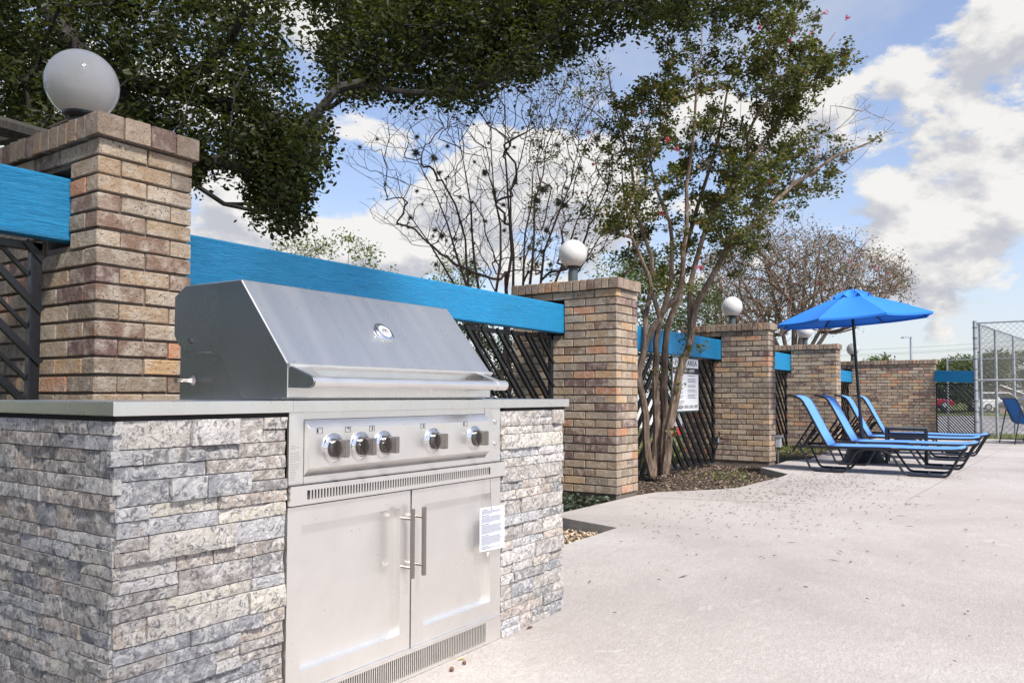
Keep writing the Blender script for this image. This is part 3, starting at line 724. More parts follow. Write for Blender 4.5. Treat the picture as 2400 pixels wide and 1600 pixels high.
for i in range(17):
    a = R_(-45+i*270/16); m_.bar(gp(.0205*math.cos(a), .0205*math.sin(a)), gp(.0235*math.cos(a), .0235*math.sin(a)), .0007, .0006)
m_.build('dial_print', INK, lid_o)
m_ = MB(); m_.bar(gp(-.001, -.003, .0132), gp(.010, .011, .0132), .001, .0008); m_.build('needle', RED, lid_o)
# side screw and peg
m_ = MB(); m_.lathe([(.010, 0), (.010, .004), (.006, .006), (.006, .011)], (1.50, 2.262, 1.12), (-1, 0, 0), 12); m_.build('side_bolt', DARKSTEEL, lid_o, smooth=True)
m_ = MB(); m_.lathe([(.018, 0), (.012, .006), (.0065, .014), (.0065, .052), (.0095, .053), (.0095, .058)], (1.508, 2.268, .992), (-1, 0, 0), 12); m_.build('side_peg', STEEL_BAR_REFL, gr, smooth=True)
# cabinet front
fr = MB()
fr.box((1.500, 1.79, .688), (1.553, 1.80, .8965)); fr.build('left_post', STEEL_V, gr, bevel=.0008)
fr = MB(); fr.box((2.443, 1.79, .688), (2.497, 1.80, .8965)); fr.box((2.4985, 1.792, .688), (2.546, 1.81, .8965)); fr.build('right_post', STEEL_V, gr, bevel=.0008)
m_ = MB(); m_.box((1.554, 1.792, .876), (2.442, 1.80, .8965)); m_.build('upper_rail', STEEL_H, gr)
m_ = MB(); m_.box((1.554, 1.789, .688), (2.442, 1.80, .711)); m_.build('lower_rail', STEEL_H, gr)
cp = MB(); cp.prism([(1.798, .8745), (1.789, .8745), (1.766, .849), (1.766, .736), (1.789, .7115), (1.798, .7115)], 1.5545, 2.4415)
cpo = cp.build('control_panel', STEEL_H, gr, bevel=.0012)
KX = (1.645, 1.757, 1.860, 2.104, 2.341)
for i, kx in enumerate(KX):
    zc = .790
    m_ = MB(); m_.lathe([(.0435, 0), (.044, .004), (.041, .008), (.033, .012), (.031, .010)], (kx, 1.766, zc), (0, -1, 0), 32); m_.build('bezel', CHROME, cpo, smooth=True)
    m_ = MB(); m_.lathe([(.0285, 0), (.0275, .020), (.0265, .022)], (kx, 1.758, zc), (0, -1, 0), 28); kb = m_.build('knob', DARKSTEEL, cpo, smooth=True)
    m_ = MB(); m_.box((kx-.0085, 1.703, zc-.026), (kx+.0085, 1.742, zc+.026)); m_.build('knob_grip', STEEL_BAR_REFL, cpo, bevel=.003)
    m_ = MB()
    for dx, dz in ((-.034, .018), (0, .038), (.018, -.033)): m_.lathe([(.0014, 0), (.0014, .0005)], (kx+dx, 1.7605, zc+dz), (0, -1, 0), 8)
    x0, z0 = kx-.064, .834
    for (a, b_, c, d) in ((0, 0, .022, .001), (0, .016, .022, .001), (0, 0, .001, .016), (.021, 0, .001, .017)): m_.box((x0+a, 1.7652, z0+b_), (x0+a+c, 1.7659, z0+b_+d))
    q = (.002, .010, .011, .012, .002)[i]; m_.box((x0+q, 1.7652, z0+(.010 if i == 1 else .003)), (x0+q+(.007 if i == 1 else .0035), 1.7658, z0+.014))
    m_.build('knob_icon', INK, cpo)
for zz in (.842, .757):
    m_ = MB(); m_.lathe([(.011, 0), (.0105, .002), (.006, .0025), (.006, .006), (.004, .007)], (2.512, 1.792, zz), (0, -1, 0), 16); m_.build('bolt', CHROME, gr, smooth=True)
# sticker print on the left post
m_ = MB(); rr = random.Random(4)
for i in range(22):
    z = .800-i*.0046
    if i in (3,): continue
    w = .036 if i not in (0, 2, 10) else .022
    if i > 14: w = .020
    m_.box((1.5045, 1.7893, z), (1.5045+w*rr.uniform(.85, 1), 1.7899, z+.0020))
m_.build('sticker_print', INKSOFT, gr)
# vent strip with real slots
vs_ = MB(); vs_.box((1.496, 1.775, .672), (2.556, 1.79, .687)); vs_.box((1.496, 1.775, .632), (2.556, 1.79, .645)); vs_.box((1.496, 1.775, .645), (1.556, 1.79, .672)); vs_.box((2.452, 1.775, .645), (2.556, 1.79, .672))
x = 1.5605
while x < 2.452: vs_.box((x+.0064, 1.775, .645), (x+.0118, 1.79, .672)); x += .0118
vs_.build('vent_strip', STEEL_H, gr)
m_ = MB(); m_.box((1.51, 1.7905, .636), (2.545, 1.80, .6865)); m_.build('vent_shadow_box', BLACKGAP, gr)
m_ = MB(); m_.box((1.496, 1.779, .6282), (2.556, 1.80, .632)); m_.box((1.496, 1.777, .687), (2.556, 1.80, .6890)); m_.build('seam', BLACKGAP, gr)
# doors
def door(xa, xb, pa, pb, hx):
    z0, z1 = .100, .628; pz0, pz1 = .157, .571
    d = MB(); d.box((xa, 1.789, z0), (pa, 1.815, z1)); d.box((pb, 1.789, z0), (xb, 1.815, z1)); d.box((pa, 1.789, z0), (pb, 1.815, pz0)); d.box((pa, 1.789, pz1), (pb, 1.815, z1))
    do = d.build('door', STEEL_V, gr, bevel=.001)
    s_ = .0008
    m_ = MB(); y0, y1 = 1.7905, 1.813
    m_.add([(pa+s_, y1, pz0+s_), (pb-s_, y1, pz0+s_), (pb-s_, y1, pz1-s_), (pa+s_, y1, pz1-s_), (pa, y0, pz0), (pb, y0, pz0), (pb, y0, pz1), (pa, y0, pz1)],
           [(0, 1, 2, 3), (4, 5, 1, 0), (5, 6, 2, 1), (6, 7, 3, 2), (7, 4, 0, 3)])
    m_.build('door_panel', STEEL_V, do)
    m_ = MB(); m_.box((hx-.006, 1.738, .345), (hx+.006, 1.750, .572)); m_.build('door_handle', STEEL_BAR_REFL, do, bevel=.001)
    for zz in (.378, .538):
        m_ = MB(); m_.tube([(hx, 1.789, zz), (hx, 1.748, zz)], .0045, 10); m_.build('handle_mount', STEEL_BAR_REFL, do, smooth=True)
    return do
door(1.498, 2.018, 1.549, 1.968, 1.978)
door(2.0255, 2.546, 2.086, 2.478, 2.036)
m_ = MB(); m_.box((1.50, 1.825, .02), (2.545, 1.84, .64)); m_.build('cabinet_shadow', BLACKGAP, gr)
# base vent
bv = MB(); bv.box((1.498, 1.787, .083), (2.546, 1.80, .097)); bv.box((1.498, 1.787, .002), (2.546, 1.80, .013)); bv.box((1.498, 1.787, .013), (1.56, 1.80, .083)); bv.box((2.448, 1.787, .013), (2.546, 1.80, .083))
x = 1.56
while x < 2.448: bv.box((x+.0056, 1.788, .013), (x+.0098, 1.80, .083)); x += .0098
bv.build('base_vent', STEEL_H, gr)
m_ = MB(); m_.box((1.495, 1.780, .0965), (2.552, 1.81, .0995)); m_.build('base_ledge', STEEL_H, gr)

# paper tag on a wire
tg = thing('paper_tag', 'white printed paper tag hanging by a wire on the right cabinet door', 'tag', (2.455, 1.775, .36))
m_ = MB(); nx = 8
for i in range(nx+1):
    u = i/nx; x = 2.385+.145*u; y = 1.772-.010*u**2-.002
    m_.v += [(x, y, .362-.004*u), (x-.006*u*0, y, .5235-.002*u)]
for i in range(nx): a = 2*i; m_.f.append((a, a+2, a+3, a+1))
so = m_.build('sheet', PAPER, tg); sm = so.modifiers.new('s', 'SOLIDIFY'); sm.thickness = .0006
rr = random.Random(9)
def tagbar(mb_, u0, u1, z, h):
    def pt(u, z): return (2.385+.145*u, 1.7688-.010*u**2, z)
    n = 4
    for i in range(n):
        a = u0+(u1-u0)*i/n; b_ = u0+(u1-u0)*(i+1)/n
        mb_.add([pt(a, z), pt(b_, z), pt(b_, z+h), pt(a, z+h)], [(0, 1, 2, 3)])
tl = MB(); th = MB(); z = .513; i = 0
for blk in (5, 9, 12, 12, 3):
    tagbar(th, .05, .38, z, .0024); z -= .0036
    for k in range(blk):
        tagbar(tl, .05, rr.uniform(.82, .95) if k < blk-1 else .5, z, .0014); z -= .0029
    z -= .0032
tl.build('small_print', INKGREY, tg); th.build('heading_print', INK, tg)
m_ = MB(); m_.tube([(2.455, 1.7675, .520), (2.456, 1.772, .56), (2.4545, 1.774, .626)], .0008, 5); m_.tube([(2.455, 1.7665, .519), (2.449, 1.767, .514), (2.460, 1.767, .514), (2.455, 1.7665, .519)], .0012, 5); m_.build('wire', INK, tg)
m_ = MB(); m_.add([(2.43, 1.774, .364), (2.462, 1.774, .364), (2.440, 1.7735, .334)], [(0, 1, 2)]); so = m_.build('lower_flap', mat('yellowed_paper', lambda T: bsdf(T, (.62, .58, .45), .7)), tg); sm = so.modifiers.new('s', 'SOLIDIFY'); sm.thickness = .0006

# things on the countertop and at its foot
t = thing('key_ring', 'small ring of keys lying on the right end of the countertop', 'keys', (2.72, 1.95, .931))
m_ = MB(); m_.tube([(2.70+.016*math.cos(a*.5236), 1.93+.016*math.sin(a*.5236), .934+.008*math.sin(a*.5236+1)**2) for a in range(13)], .0022, 6); m_.build('ring', CHROME, t, smooth=True)
m_ = MB(); m_.box((2.715, 1.926, .9315), (2.765, 1.936, .9345)); m_.lathe([(.012, 0), (.012, .003)], (2.715, 1.931, .9315), n=12); m_.build('key', DARKSTEEL, t)
def acorn(x, y, r, label):
    m_ = MB(); m_.lathe([(.001, -r), (r*.6, -r*.75), (r*.95, -.2*r), (r*.9, .4*r), (r*.5, r*1.0), (.001, r*1.25)], (x, y, r*.9), (.8, .35, .3), 14)
    own('acorn', m_, ACORN, (x, y, 0), label, 'acorn', 'acorns by the grill base', smooth=True)
acorn(2.152, 1.715, .0085, 'brown acorn on the deck nearest the camera')
acorn(2.232, 1.722, .0075, 'brown acorn beside the tan dry leaf under the base vent')
m_ = MB(); m_.add([(2.245, 1.762, .004), (2.262, 1.752, .008), (2.285, 1.758, .004), (2.263, 1.771, .006)], [(0, 1, 2), (0, 2, 3)])
own('dry_leaf', m_, TAN, (2.26, 1.76, 0), 'tan dry leaf on the deck against the base vent', 'leaf')
m_ = MB(); m_.add([(2.70, 1.765, .004), (2.72, 1.755, .010), (2.75, 1.765, .003), (2.725, 1.775, .008)], [(0, 1, 2), (0, 2, 3)])
own('dry_leaf', m_, ACORN, (2.72, 1.765, 0), 'brown dry leaf at the foot of the right stone pier', 'leaf')

# ------------------------------------------------------------------ rules sign on the lattice
sg = thing('rules_sign', 'white pool rules board with black band hung on the lattice behind the trunk', 'sign', (10.08, 4.03, .74))
m_ = MB(); m_.box((9.62, 4.045, .72), (10.55, 4.06, 1.452)); m_.build('backing_frame', mat('sign_backing', lambda T: bsdf(T, (.05, .08, .10), .6)), sg)
m_ = MB(); m_.box((9.64, 4.036, .74), (10.53, 4.0445, 1.44)); m_.build('board', WHITE, sg)
m_ = MB(); m_.box((9.64, 4.033, 1.235), (10.53, 4.0355, 1.315)); m_.build('black_band', INK, sg)
text_mesh('heading_text', 'POOL AREA', .10, INK, sg, (9.70, 4.0345, 1.345), (1, 0, 0), (0, 0, 1), sx=1.45)
text_mesh('band_text', 'HOURS 9AM-10PM', .066, WHITE, sg, (9.66, 4.031, 1.252), (1, 0, 0), (0, 0, 1), sx=1.32)
text_mesh('user_load_text', 'MAXIMUM USER LOAD LIMIT', .064, INK, sg, (9.67, 4.0345, .770), (1, 0, 0), (0, 0, 1), sx=1.02)
m_ = MB(); rr = random.Random(12)
for col in (9.68, 10.13):
    z = 1.205
    for blk in (1, 3, 2, 3, 2, 3, 2) if col < 10 else (1, 3, 2, 2, 3):
        for k in range(blk):
            x = col+.01; xe = col+rr.uniform(.24, .34)
            while x < xe:
                w = rr.uniform(.02, .05); m_.box((x, 4.0340, z), (min(x+w, xe), 4.0355, z+.009)); x += w+.008
            z -= .021
        z -= .022
m_.build('rule_text', INKGREY, sg)

# tap and box on the third pillar
t = thing('garden_tap', 'small outdoor tap on the pillar right of the sign lattice', 'tap', (11.31, 4.02, .33))
m_ = MB(); m_.tube([(11.33, 4.0, .33), (11.26, 4.0, .33), (11.22, 4.0, .31), (11.21, 4.0, .26)], .016, 10); m_.build('spout', CHROME, t, smooth=True)
m_ = MB(); m_.tube([(11.27, 4.0, .34), (11.27, 4.0, .40)], .009, 8); m_.lathe([(.032, 0), (.036, .008), (.032, .016)], (11.27, 4.0, .40), n=10); m_.build('valve_handle', BLACKMETAL, t, smooth=True)
m_ = MB(); m_.tube([(11.21, 4.0, .26), (11.20, 4.02, .20), (11.22, 4.06, .12), (11.26, 4.08, .02)], .014, 8); m_.build('hose_stub', RUBBER, t, smooth=True)
t = thing('outlet_box', 'grey electrical outlet box at the lower right corner of the tap pillar', 'outlet box', (11.66, 3.27, .2))
m_ = MB(); m_.box((11.57, 3.215, .20), (11.67, 3.285, .36)); m_.build('box', mat('grey_plastic', lambda T: bsdf(T, (.32, .36, .40), .5)), t, bevel=.006)
m_ = MB(); m_.box((11.56, 3.20, .345), (11.68, 3.29, .37)); m_.build('flap', GALV, t)
m_ = MB(); m_.tube([(11.62, 3.26, .20), (11.62, 3.26, -.1)], .012, 8); m_.build('conduit', GALVDARK, t, smooth=True)

# ------------------------------------------------------------------ loungers
def make_lounger(label):
    """x along the lounger from the head end (0) to the foot end, y across (0 near, .60 far)"""
    t = thing('sun_lounger', label, 'sun lounger', (0, 0, 0), 0, 'blue sling sun loungers in a row')
    Wd = .60; rt = .0145; zr = .315
    for y in (0, Wd):
        m_ = MB(); m_.tube([(.0, y, zr), (.9, y, zr-.004), (1.66, y, zr+.002), (1.79, y, zr+.012), (1.83, y, zr+.03)], rt, 8); m_.build('side_rail', BLACKMETAL, t, smooth=True)
        def rnd_path(pts, r=.05, n=4):
            out = [Vector(pts[0])]
            for i in range(1, len(pts)-1):
                a, b_, c = Vector(pts[i-1]), Vector(pts[i]), Vector(pts[i+1]); u = (a-b_).normalized(); w = (c-b_).normalized()
                for k in range(n+1):
                    q = k/n; p0 = b_+u*r; p1 = b_+w*r; out.append(p0*(1-q)**2+b_*2*q*(1-q)+p1*q*q)
            out.append(Vector(pts[-1])); return out
        for pts in ([(.0, y, zr), (.025, y, zr-.03), (.145, y, .016), (.53, y, .014), (.665, y, zr-.05), (.75, y, zr-.016), (.84, y, zr-.016)],
                    [(.84, y, zr-.016), (.965, y, zr-.018), (1.05, y, zr-.07), (1.20, y, .014), (1.63, y, .014), (1.79, y, zr-.01), (1.83, y, zr+.03)]):
            m_ = MB(); m_.tube(rnd_path(pts), rt*.95, 8); m_.build('leg_runner', BLACKMETAL, t, smooth=True)
    m_ = MB()
    for x, z in ((.0, zr), (.34, zr), (1.83, zr+.03), (.33, .016), (1.42, .014), (.95, zr-.02)):
        m_ = MB(); m_.tube([(x, 0, z), (x, Wd, z)], rt*.85, 8); m_.build('cross_bar', BLACKMETAL, t, smooth=True)
    # seat sling
    def sheet(path, y0, y1, th=.005):
        mm = MB(); n = len(path)
        ny = 6
        for (x, z) in path:
            for j in range(ny+1):
                q = j/ny; sag = -.012*4*q*(1-q)
                mm.v.append((x, y0+(y1-y0)*q, z+sag))
        for i in range(n-1):
            for j in range(ny): a = i*(ny+1)+j; mm.f.append((a, a+1, a+ny+2, a+ny+1))
        return mm
    m_ = sheet([(.345+.105*i, zr+.013+(.02 if i == 14 else 0)-.003*math.sin(i*.8)) for i in range(15)], .01, Wd-.01)
    o = m_.build('seat_sling', SLING, t, smooth=True); s_ = o.modifiers.new('s', 'SOLIDIFY'); s_.thickness = .005
    # back
    bp = [(.345, zr+.01), (.27, .46), (.18, .64), (.10, .80), (.055, .880), (.02, .918), (-.03, .943), (-.09, .956), (-.125, .957)]
    for y in (.012, Wd-.012):
        m_ = MB(); m_.tube([(x-.008, y, z-.008) for x, z in bp], rt*.95, 8); m_.build('back_rail', BLACKMETAL, t, smooth=True)
    m_ = MB()
    for (x, z) in (bp[-1], (.06, .845)): m_.tube([(x-.01, .0, z-.012), (x-.01, Wd, z-.012)], rt*.85, 8)
    m_.build('back_cross_bar', BLACKMETAL, t, smooth=True)
    o = sheet(bp, .02, Wd-.02).build('back_sling', SLING, t, smooth=True); s_ = o.modifiers.new('s', 'SOLIDIFY'); s_.thickness = .005
    # prop struts with notches
    for y in (.05, Wd-.05):
        m_ = MB(); m_.bar((.155, y, .62), (-.085, y, .245), .012, .024, up=(1, 0, 0)); m_.bar((.20, y, .52), (.02, y, zr-.02), .010, .03, up=(1, 0, 0))
        for q in (.42, .56, .70): px, pz = .155-.24*q, .62-.375*q; m_.bar((px, y, pz), (px+.035, y, pz-.028), .010, .020, up=(1, 0, 0))
        m_.build('prop_strut', BLACKMETAL, t)
    return t
LN = ['nearest blue sling lounger, whole side in view', 'second nearest blue sling lounger, in front of the umbrella base', 'blue sling lounger just behind the umbrella pole and side table', 'farthest blue sling lounger, its back behind the umbrella pole']
NEAR = [((1876, 1057), .315, 9.43), ((1943, 0), 0, 10.45), ((1990, 0), 0, 11.75), ((2030, 0), 0, 12.55)]
lx = Vector((.055, -.998, 0)).normalized()
ang = math.atan2(lx.y, lx.x)
heads = [at(1873, 1055, 9.92), at(1934, 1040, 10.92), at(1979, 1029, 12.25), at(2020, 1023, 13.15)]
proto = make_lounger(LN[0])
for i, h in enumerate(heads):
    o = proto if i == 0 else copy_tree(proto)
    o['label'] = LN[i]; o.location = (h.x, h.y, 0); o.rotation_euler = (0, 0, ang+R_((0, -.8, .6, 1.2)[i]))

# ------------------------------------------------------------------ umbrella
ub = at(2024, 1060, 11.25); ub.z = 0
um = thing('patio_umbrella', 'open bright blue octagonal umbrella on a leaning black pole', 'umbrella', tuple(ub))
leanv = (_R*-.062+Vector((0, 0, 1))).normalized()
q = Vector((0, 0, 1)).rotation_difference(leanv).to_matrix()
def U_(x, y, z): return q @ Vector((x, y, z))
bs = MB(); bs.lathe([(.295, 0), (.295, .02), (.27, .045), (.235, .12), (.215, .19), (.18, .235), (.06, .25), (.06, .30), (.035, .31), (.035, .40)], n=32); bs.build('base', mat('black_base', lambda T: bsdf(T, (.02, .024, .028), .45)), um, smooth=True, world=False)
m_ = MB(); m_.tube([U_(0, 0, .25), U_(0, 0, 2.50)], .021, 12); m_.lathe([(.028, 0), (.028, .30)], U_(0, 0, .36), leanv, 12); m_.build('pole', BLACKMETAL, um, smooth=True, world=False)
hub = 2.14
va = math.atan2(-ub.y, -ub.x)
Rm, zr_, za_ = 1.08, 2.035, 2.43
def rim(k, r=Rm, z=zr_): a = va+R_(22.5+45*k); return U_(r*math.cos(a), r*math.sin(a), z)
def canopy_pt(k, s, f):      # s 0 centre .. 1 rim, f 0..1 between corners k and k+1
    a = rim(k, Rm*s, 0); b_ = rim(k+1, Rm*s, 0); base = a.lerp(b_, f)
    edge = 4*f*(1-f)
    z = za_-(za_-zr_)*(s**1.18)-.012*edge*s-.02*math.sin(math.pi*s)*edge
    inset = 1-.05*edge*s*s
    return Vector((base.x*inset, base.y*inset, base.z))+U_(0, 0, z)
for k in range(8):
    m_ = MB(); ns, nf_ = 12, 8; s0 = .17
    for i in range(ns+1):
        s = s0+(1-s0)*i/ns
        for j in range(nf_+1): m_.v.append(tuple(canopy_pt(k, s, j/nf_)))
    for i in range(ns):
        for j in range(nf_): a = i*(nf_+1)+j; m_.f.append((a, a+1, a+nf_+2, a+nf_+1))
    # hem drop
    b = len(m_.v)
    for j in range(nf_+1): p = canopy_pt(k, 1, j/nf_); m_.v.append(tuple(p+Vector((0, 0, -.028))))
    for j in range(nf_): m_.f.append((ns*(nf_+1)+j, ns*(nf_+1)+j+1, b+j+1, b+j))
    m_.build('canopy_panel', CANVAS, um, smooth=True, world=False)
m_ = MB(); vp = []
for k in range(8):
    for j in range(4):
        f = j/4; a = rim(k, .255, 0); b_ = rim(k+1, .255, 0); p = a.lerp(b_, f)+U_(0, 0, za_-.058+.0-.03*4*f*(1-f)+(.028 if j == 0 else 0)); vp.append(p)
n = len(vp); top = U_(0, 0, za_+.055)
m_.v = [tuple(top)]+[tuple(p.lerp(top, .45)+Vector((0, 0, .012))) for p in vp]+[tuple(p) for p in vp]
for i in range(n): j = (i+1) % n; m_.f += [(0, 1+i, 1+j), (1+i, 1+n+i, 1+n+j, 1+j)]
m_.build('vent_cap', CANVAS, um, smooth=True, world=False)
for k in range(8):
    m_ = MB(); m_.tube([U_(0, 0, za_-.02), rim(k, Rm*.5, za_-(za_-zr_)*(.5**1.18)-.02), rim(k, Rm*.985, zr_-.008)], .008, 6); r_o = m_.build('rib', BLACKMETAL, um, world=False)
    m_ = MB(); m_.tube([rim(k, .03, hub), rim(k, Rm*.52, za_-(za_-zr_)*(.52**1.18)-.03)], .007, 6); m_.build('strut', BLACKMETAL, um, world=False)
    m_ = MB(); e = rim(k, .25, za_-.055); m_.tube([e, e+(rim(k, .30, 0)-rim(k, .25, 0))*.9+Vector((0, 0, .012))], .006, 5); m_.build('vent_tie', CANVAS, um, world=False)
m_ = MB(); m_.lathe([(.035, -.03), (.045, 0), (.035, .05)], U_(0, 0, hub), leanv, 12); m_.build('runner_hub', BLACKMETAL, um, smooth=True, world=False)
m_ = MB(); m_.lathe([(.012, 0), (.012, .05), (.020, .055), (.012, .075), (.003, .09)], U_(0, 0, za_+.04), leanv, 10); m_.build('finial', BLACKMETAL, um, smooth=True, world=False)

# side table between the loungers
c = at(2125, 1040, 11.15); tb = thing('side_table', 'low black slatted side table standing between the loungers', 'side table', (c.x, c.y, 0), ang+R_(2))
TW = .53; TH = .50
m_ = MB(); m_.box((-TW/2, -.23, TH-.035), (TW/2, -.20, TH)); m_.box((-TW/2, .20, TH-.035), (TW/2, .23, TH)); m_.box((-TW/2, -.20, TH-.035), (-TW/2+.03, .20, TH)); m_.box((TW/2-.03, -.20, TH-.035), (TW/2, .20, TH)); m_.build('top_frame', BLACKMETAL, tb, world=False, bevel=.004)
for i in range(5):
    m_ = MB(); y = -.165+i*.0825; m_.box((-TW/2+.03, y-.03, TH-.012), (TW/2-.03, y+.03, TH-.002)); m_.build('slat', mat('tabletop_slat', lambda T: bsdf(T, (.10, .10, .10), .35)) if i == 0 else bpy.data.materials['tabletop_slat'], tb, world=False)
for sy in (-1, 1):
    m_ = MB(); m_.box((-TW/2, sy*.215-.01, TH-.13), (TW/2, sy*.215+.01, TH-.085)); m_.build('apron', BLACKMETAL, tb, world=False)
for sx in (-1, 1):
    for sy in (-1, 1):
        m_ = MB(); m_.box((sx*(TW/2-.019)-.019, sy*.21-.019, 0), (sx*(TW/2-.019)+.019, sy*.21+.019, TH-.035)); m_.build('leg', BLACKMETAL, tb, world=False, bevel=.004)

# ------------------------------------------------------------------ patio chairs at the right edge
def make_chair(label):
    t = thing('patio_chair', label, 'chair', (0, 0, 0), 0, 'blue sling patio chairs at the right edge')
    # x forward, y across
    for y in (-.27, .27):
        m_ = MB(); m_.tube([(-.36, y, .90), (-.33, y, .87), (-.22, y, .60), (-.16, y, .45), (-.10, y, .405), (.22, y, .43), (.27, y, .40), (.30, y, .30)], .013, 8); m_.build('sling_rail', BLACKMETAL, t, smooth=True, world=False)
        m_ = MB(); m_.tube([(-.27, y*1.04, .66), (-.40, y*1.1, .0)], .012, 8); m_.build('rear_leg', BLACKMETAL, t, smooth=True, world=False)
        m_ = MB(); m_.tube([(-.24, y*1.06, .64), (.02, y*1.12, .655), (.22, y*1.12, .64), (.28, y*1.1, .60), (.25, y*1.08, .30), (.27, y*1.1, .0)], .012, 8); m_.build('arm_and_front_leg', BLACKMETAL, t, smooth=True, world=False)
    m_ = MB()
    for p in ((-.36, .90), (-.10, .40), (.25, .41)):
        m2 = MB(); m2.tube([(p[0], -.27, p[1]), (p[0], .27, p[1])], .011, 8); m2.build('sling_bar', BLACKMETAL, t, smooth=True, world=False)
    m_.tube([(-.385, -.295, .08), (.265, -.295, .08)], .009, 6); m_.tube([(-.385, .295, .08), (.265, .295, .08)], .009, 6); m_.tube([(-.05, -.295, .08), (-.05, .295, .08)], .009, 6)
    m_.build('foot_brace', BLACKMETAL, t, smooth=True, world=False)
    path = [(-.365, .91), (-.345, .89), (-.30, .79), (-.22, .60), (-.16, .455), (-.12, .415), (-.05, .405), (.10, .415), (.22, .43), (.27, .41)]
    m_ = MB()
    for (x, z) in path:
        for j in range(5): m_.v.append((x+.006, -.26+.52*j/4, z-.01*4*(j/4)*(1-j/4)))
    for i in range(len(path)-1):
        for j in range(4): a = i*5+j; m_.f.append((a, a+1, a+6, a+5))
    o = m_.build('sling', SLING2, t, smooth=True, world=False); s_ = o.modifiers.new('s', 'SOLIDIFY'); s_.thickness = .006
    return t
ch = make_chair('blue sling patio chair nearest, half cut by the right edge'); ch.location = (18.75, .36, 0); ch.rotation_euler = (0, 0, R_(-62))
c2 = copy_tree(ch); c2['label'] = 'second blue sling chair behind the first at the right edge'; c2.location = (19.35, .0, 0); c2.rotation_euler = (0, 0, R_(-75))

# ------------------------------------------------------------------ chain-link fences
def chain(p0, p1, z0, z1, posts, name_label, mid=None, pitch=.062, r=.0018, prail=.026, lean=0):
    p0 = Vector((p0[0], p0[1], 0)); p1 = Vector((p1[0], p1[1], 0)); d = (p1-p0); L = d.length; d.normalize(); nrm = Vector((-d.y, d.x, 0))
    t = thing('chain_link_fence', name_label, 'fence', (p0.x, p0.y, z0))
    for s in posts:
        m_ = MB(); a = p0+d*s; rr_ = .042 if s == 0 and mid else .034
        m_.tube([(a.x, a.y, z0-.3), (a.x, a.y, z1+(.05 if s == 0 else 0))], rr_, 12); m_.build('post', GALV, t, smooth=True)
    for z in [z1]+([mid] if mid else []):
        m_ = MB(); m_.tube([p0+Vector((0, 0, z)), p1+Vector((0, 0, z))], prail*.8, 10); m_.build('rail', GALV, t, smooth=True)
    w = MB(); Hh = z1-z0
    for sgn in (1, -1):
        s = -Hh
        while s < L:
            a, b_ = s, s+Hh; za, zb_ = z0, z1
            if a < 0: za = z0-a; a = 0
            if b_ > L: zb_ = z1-(b_-L); b_ = L
            if b_ > a+.01:
                if sgn < 0: a2, b2 = L-a, L-b_
                else: a2, b2 = a, b_
                A = p0+d*a2+Vector((0, 0, za))+nrm*.03*1; B = p0+d*b2+Vector((0, 0, zb_))+nrm*.03
                w.tube([A, B], r, 3, caps=False)
            s += pitch*1.41
    o = w.build('wire_mesh', GALVDARK, t); o['kind'] = 'stuff'
    return t
PC = Vector((20.44, 1.35, 0))
chain((20.44, 1.35), (20.1, -6.0), .02, 2.58, [0, 2.6, 5.2], 'tall chain-link fence with blue-grey corner post at the deck end', mid=1.30, pitch=.085, r=.0026)
chain((20.47, 1.33), (40, -.9), -.02, 2.58, [0.45, 2.3, 4.9, 7.4, 10, 13], 'tall chain-link fence running away behind the corner post', pitch=.11, r=.003)
m_ = None
qa = at(2222, 930, 30); qb = at(2600, 930, 25.5)
chain((qa.x, qa.y), (qb.x, qb.y), -.55, 2.30, [0, 3.2, 6.4], 'lower chain-link fence beyond the long brick wall', pitch=.16, r=.004)
for z in [.1+.235*i for i in range(11)]:
    pass
bn = MB()
for z in [.12+.235*i for i in range(11)]: bn.lathe([(.05, 0), (.05, .02)], (20.44, 1.35, z), n=12)
cf = [o for o in bpy.data.objects if o.name == 'chain_link_fence'][0]
bn.build('tension_bands', GALVDARK, cf)

# ------------------------------------------------------------------ trees
def in_poly(px, py, poly):
    c = np.zeros(len(px), bool); n = len(poly)
    for i in range(n):
        x1, y1 = poly[i]; x2, y2 = poly[(i+1) % n]
        cnd = ((y1 > py) != (y2 > py)) & (px < (x2-x1)*(py-y1)/(y2-y1+1e-9)+x1)
        c ^= cnd
    return c
def sample_poly(poly, n, d0, d1, seed, thr=None, sc=55):
    if thr is not None:
        gg = np.random.default_rng(seed+5000); K = gg.normal(0, 1, (14, 3))/sc; ph = gg.uniform(0, 6.28, 14); big = sample_poly(poly, n*6, d0, d1, seed)
        fl = lambda P: np.sin(np.array([[(p@np.array(_R))*FOC/d0, (p@np.array(_U))*FOC/d0, (p@np.array(_fw))*FOC/d0] for p in P]) @ K.T + ph).sum(1)/2.65
        return big[fl(big) > thr][:n]
    g = np.random.default_rng(seed); P = np.array(poly, float); lo = P.min(0); hi = P.max(0); out = []
    while len(out) < n:
        q = g.uniform(lo, hi, (n*3, 2)); ok = in_poly(q[:, 0], q[:, 1], poly)
        for (x, y) in q[ok]:
            out.append(at(x, y, g.uniform(d0, d1)))
            if len(out) >= n: break
    return np.array([tuple(v) for v in out])
def fast_mesh(name, V, F, m):
    me = bpy.data.meshes.new(name); k = F.shape[1]
    me.vertices.add(len(V)); me.vertices.foreach_set('co', V.astype(np.float32).ravel())
    me.loops.add(F.size); me.loops.foreach_set('vertex_index', F.astype(np.int32).ravel())
    me.polygons.add(len(F)); me.polygons.foreach_set('loop_start', np.arange(0, F.size, k, dtype=np.int32))
    try: me.polygons.foreach_set('loop_total', np.full(len(F), k, dtype=np.int32))
    except Exception: pass
    me.update(calc_edges=True); me.materials.append(m); return me
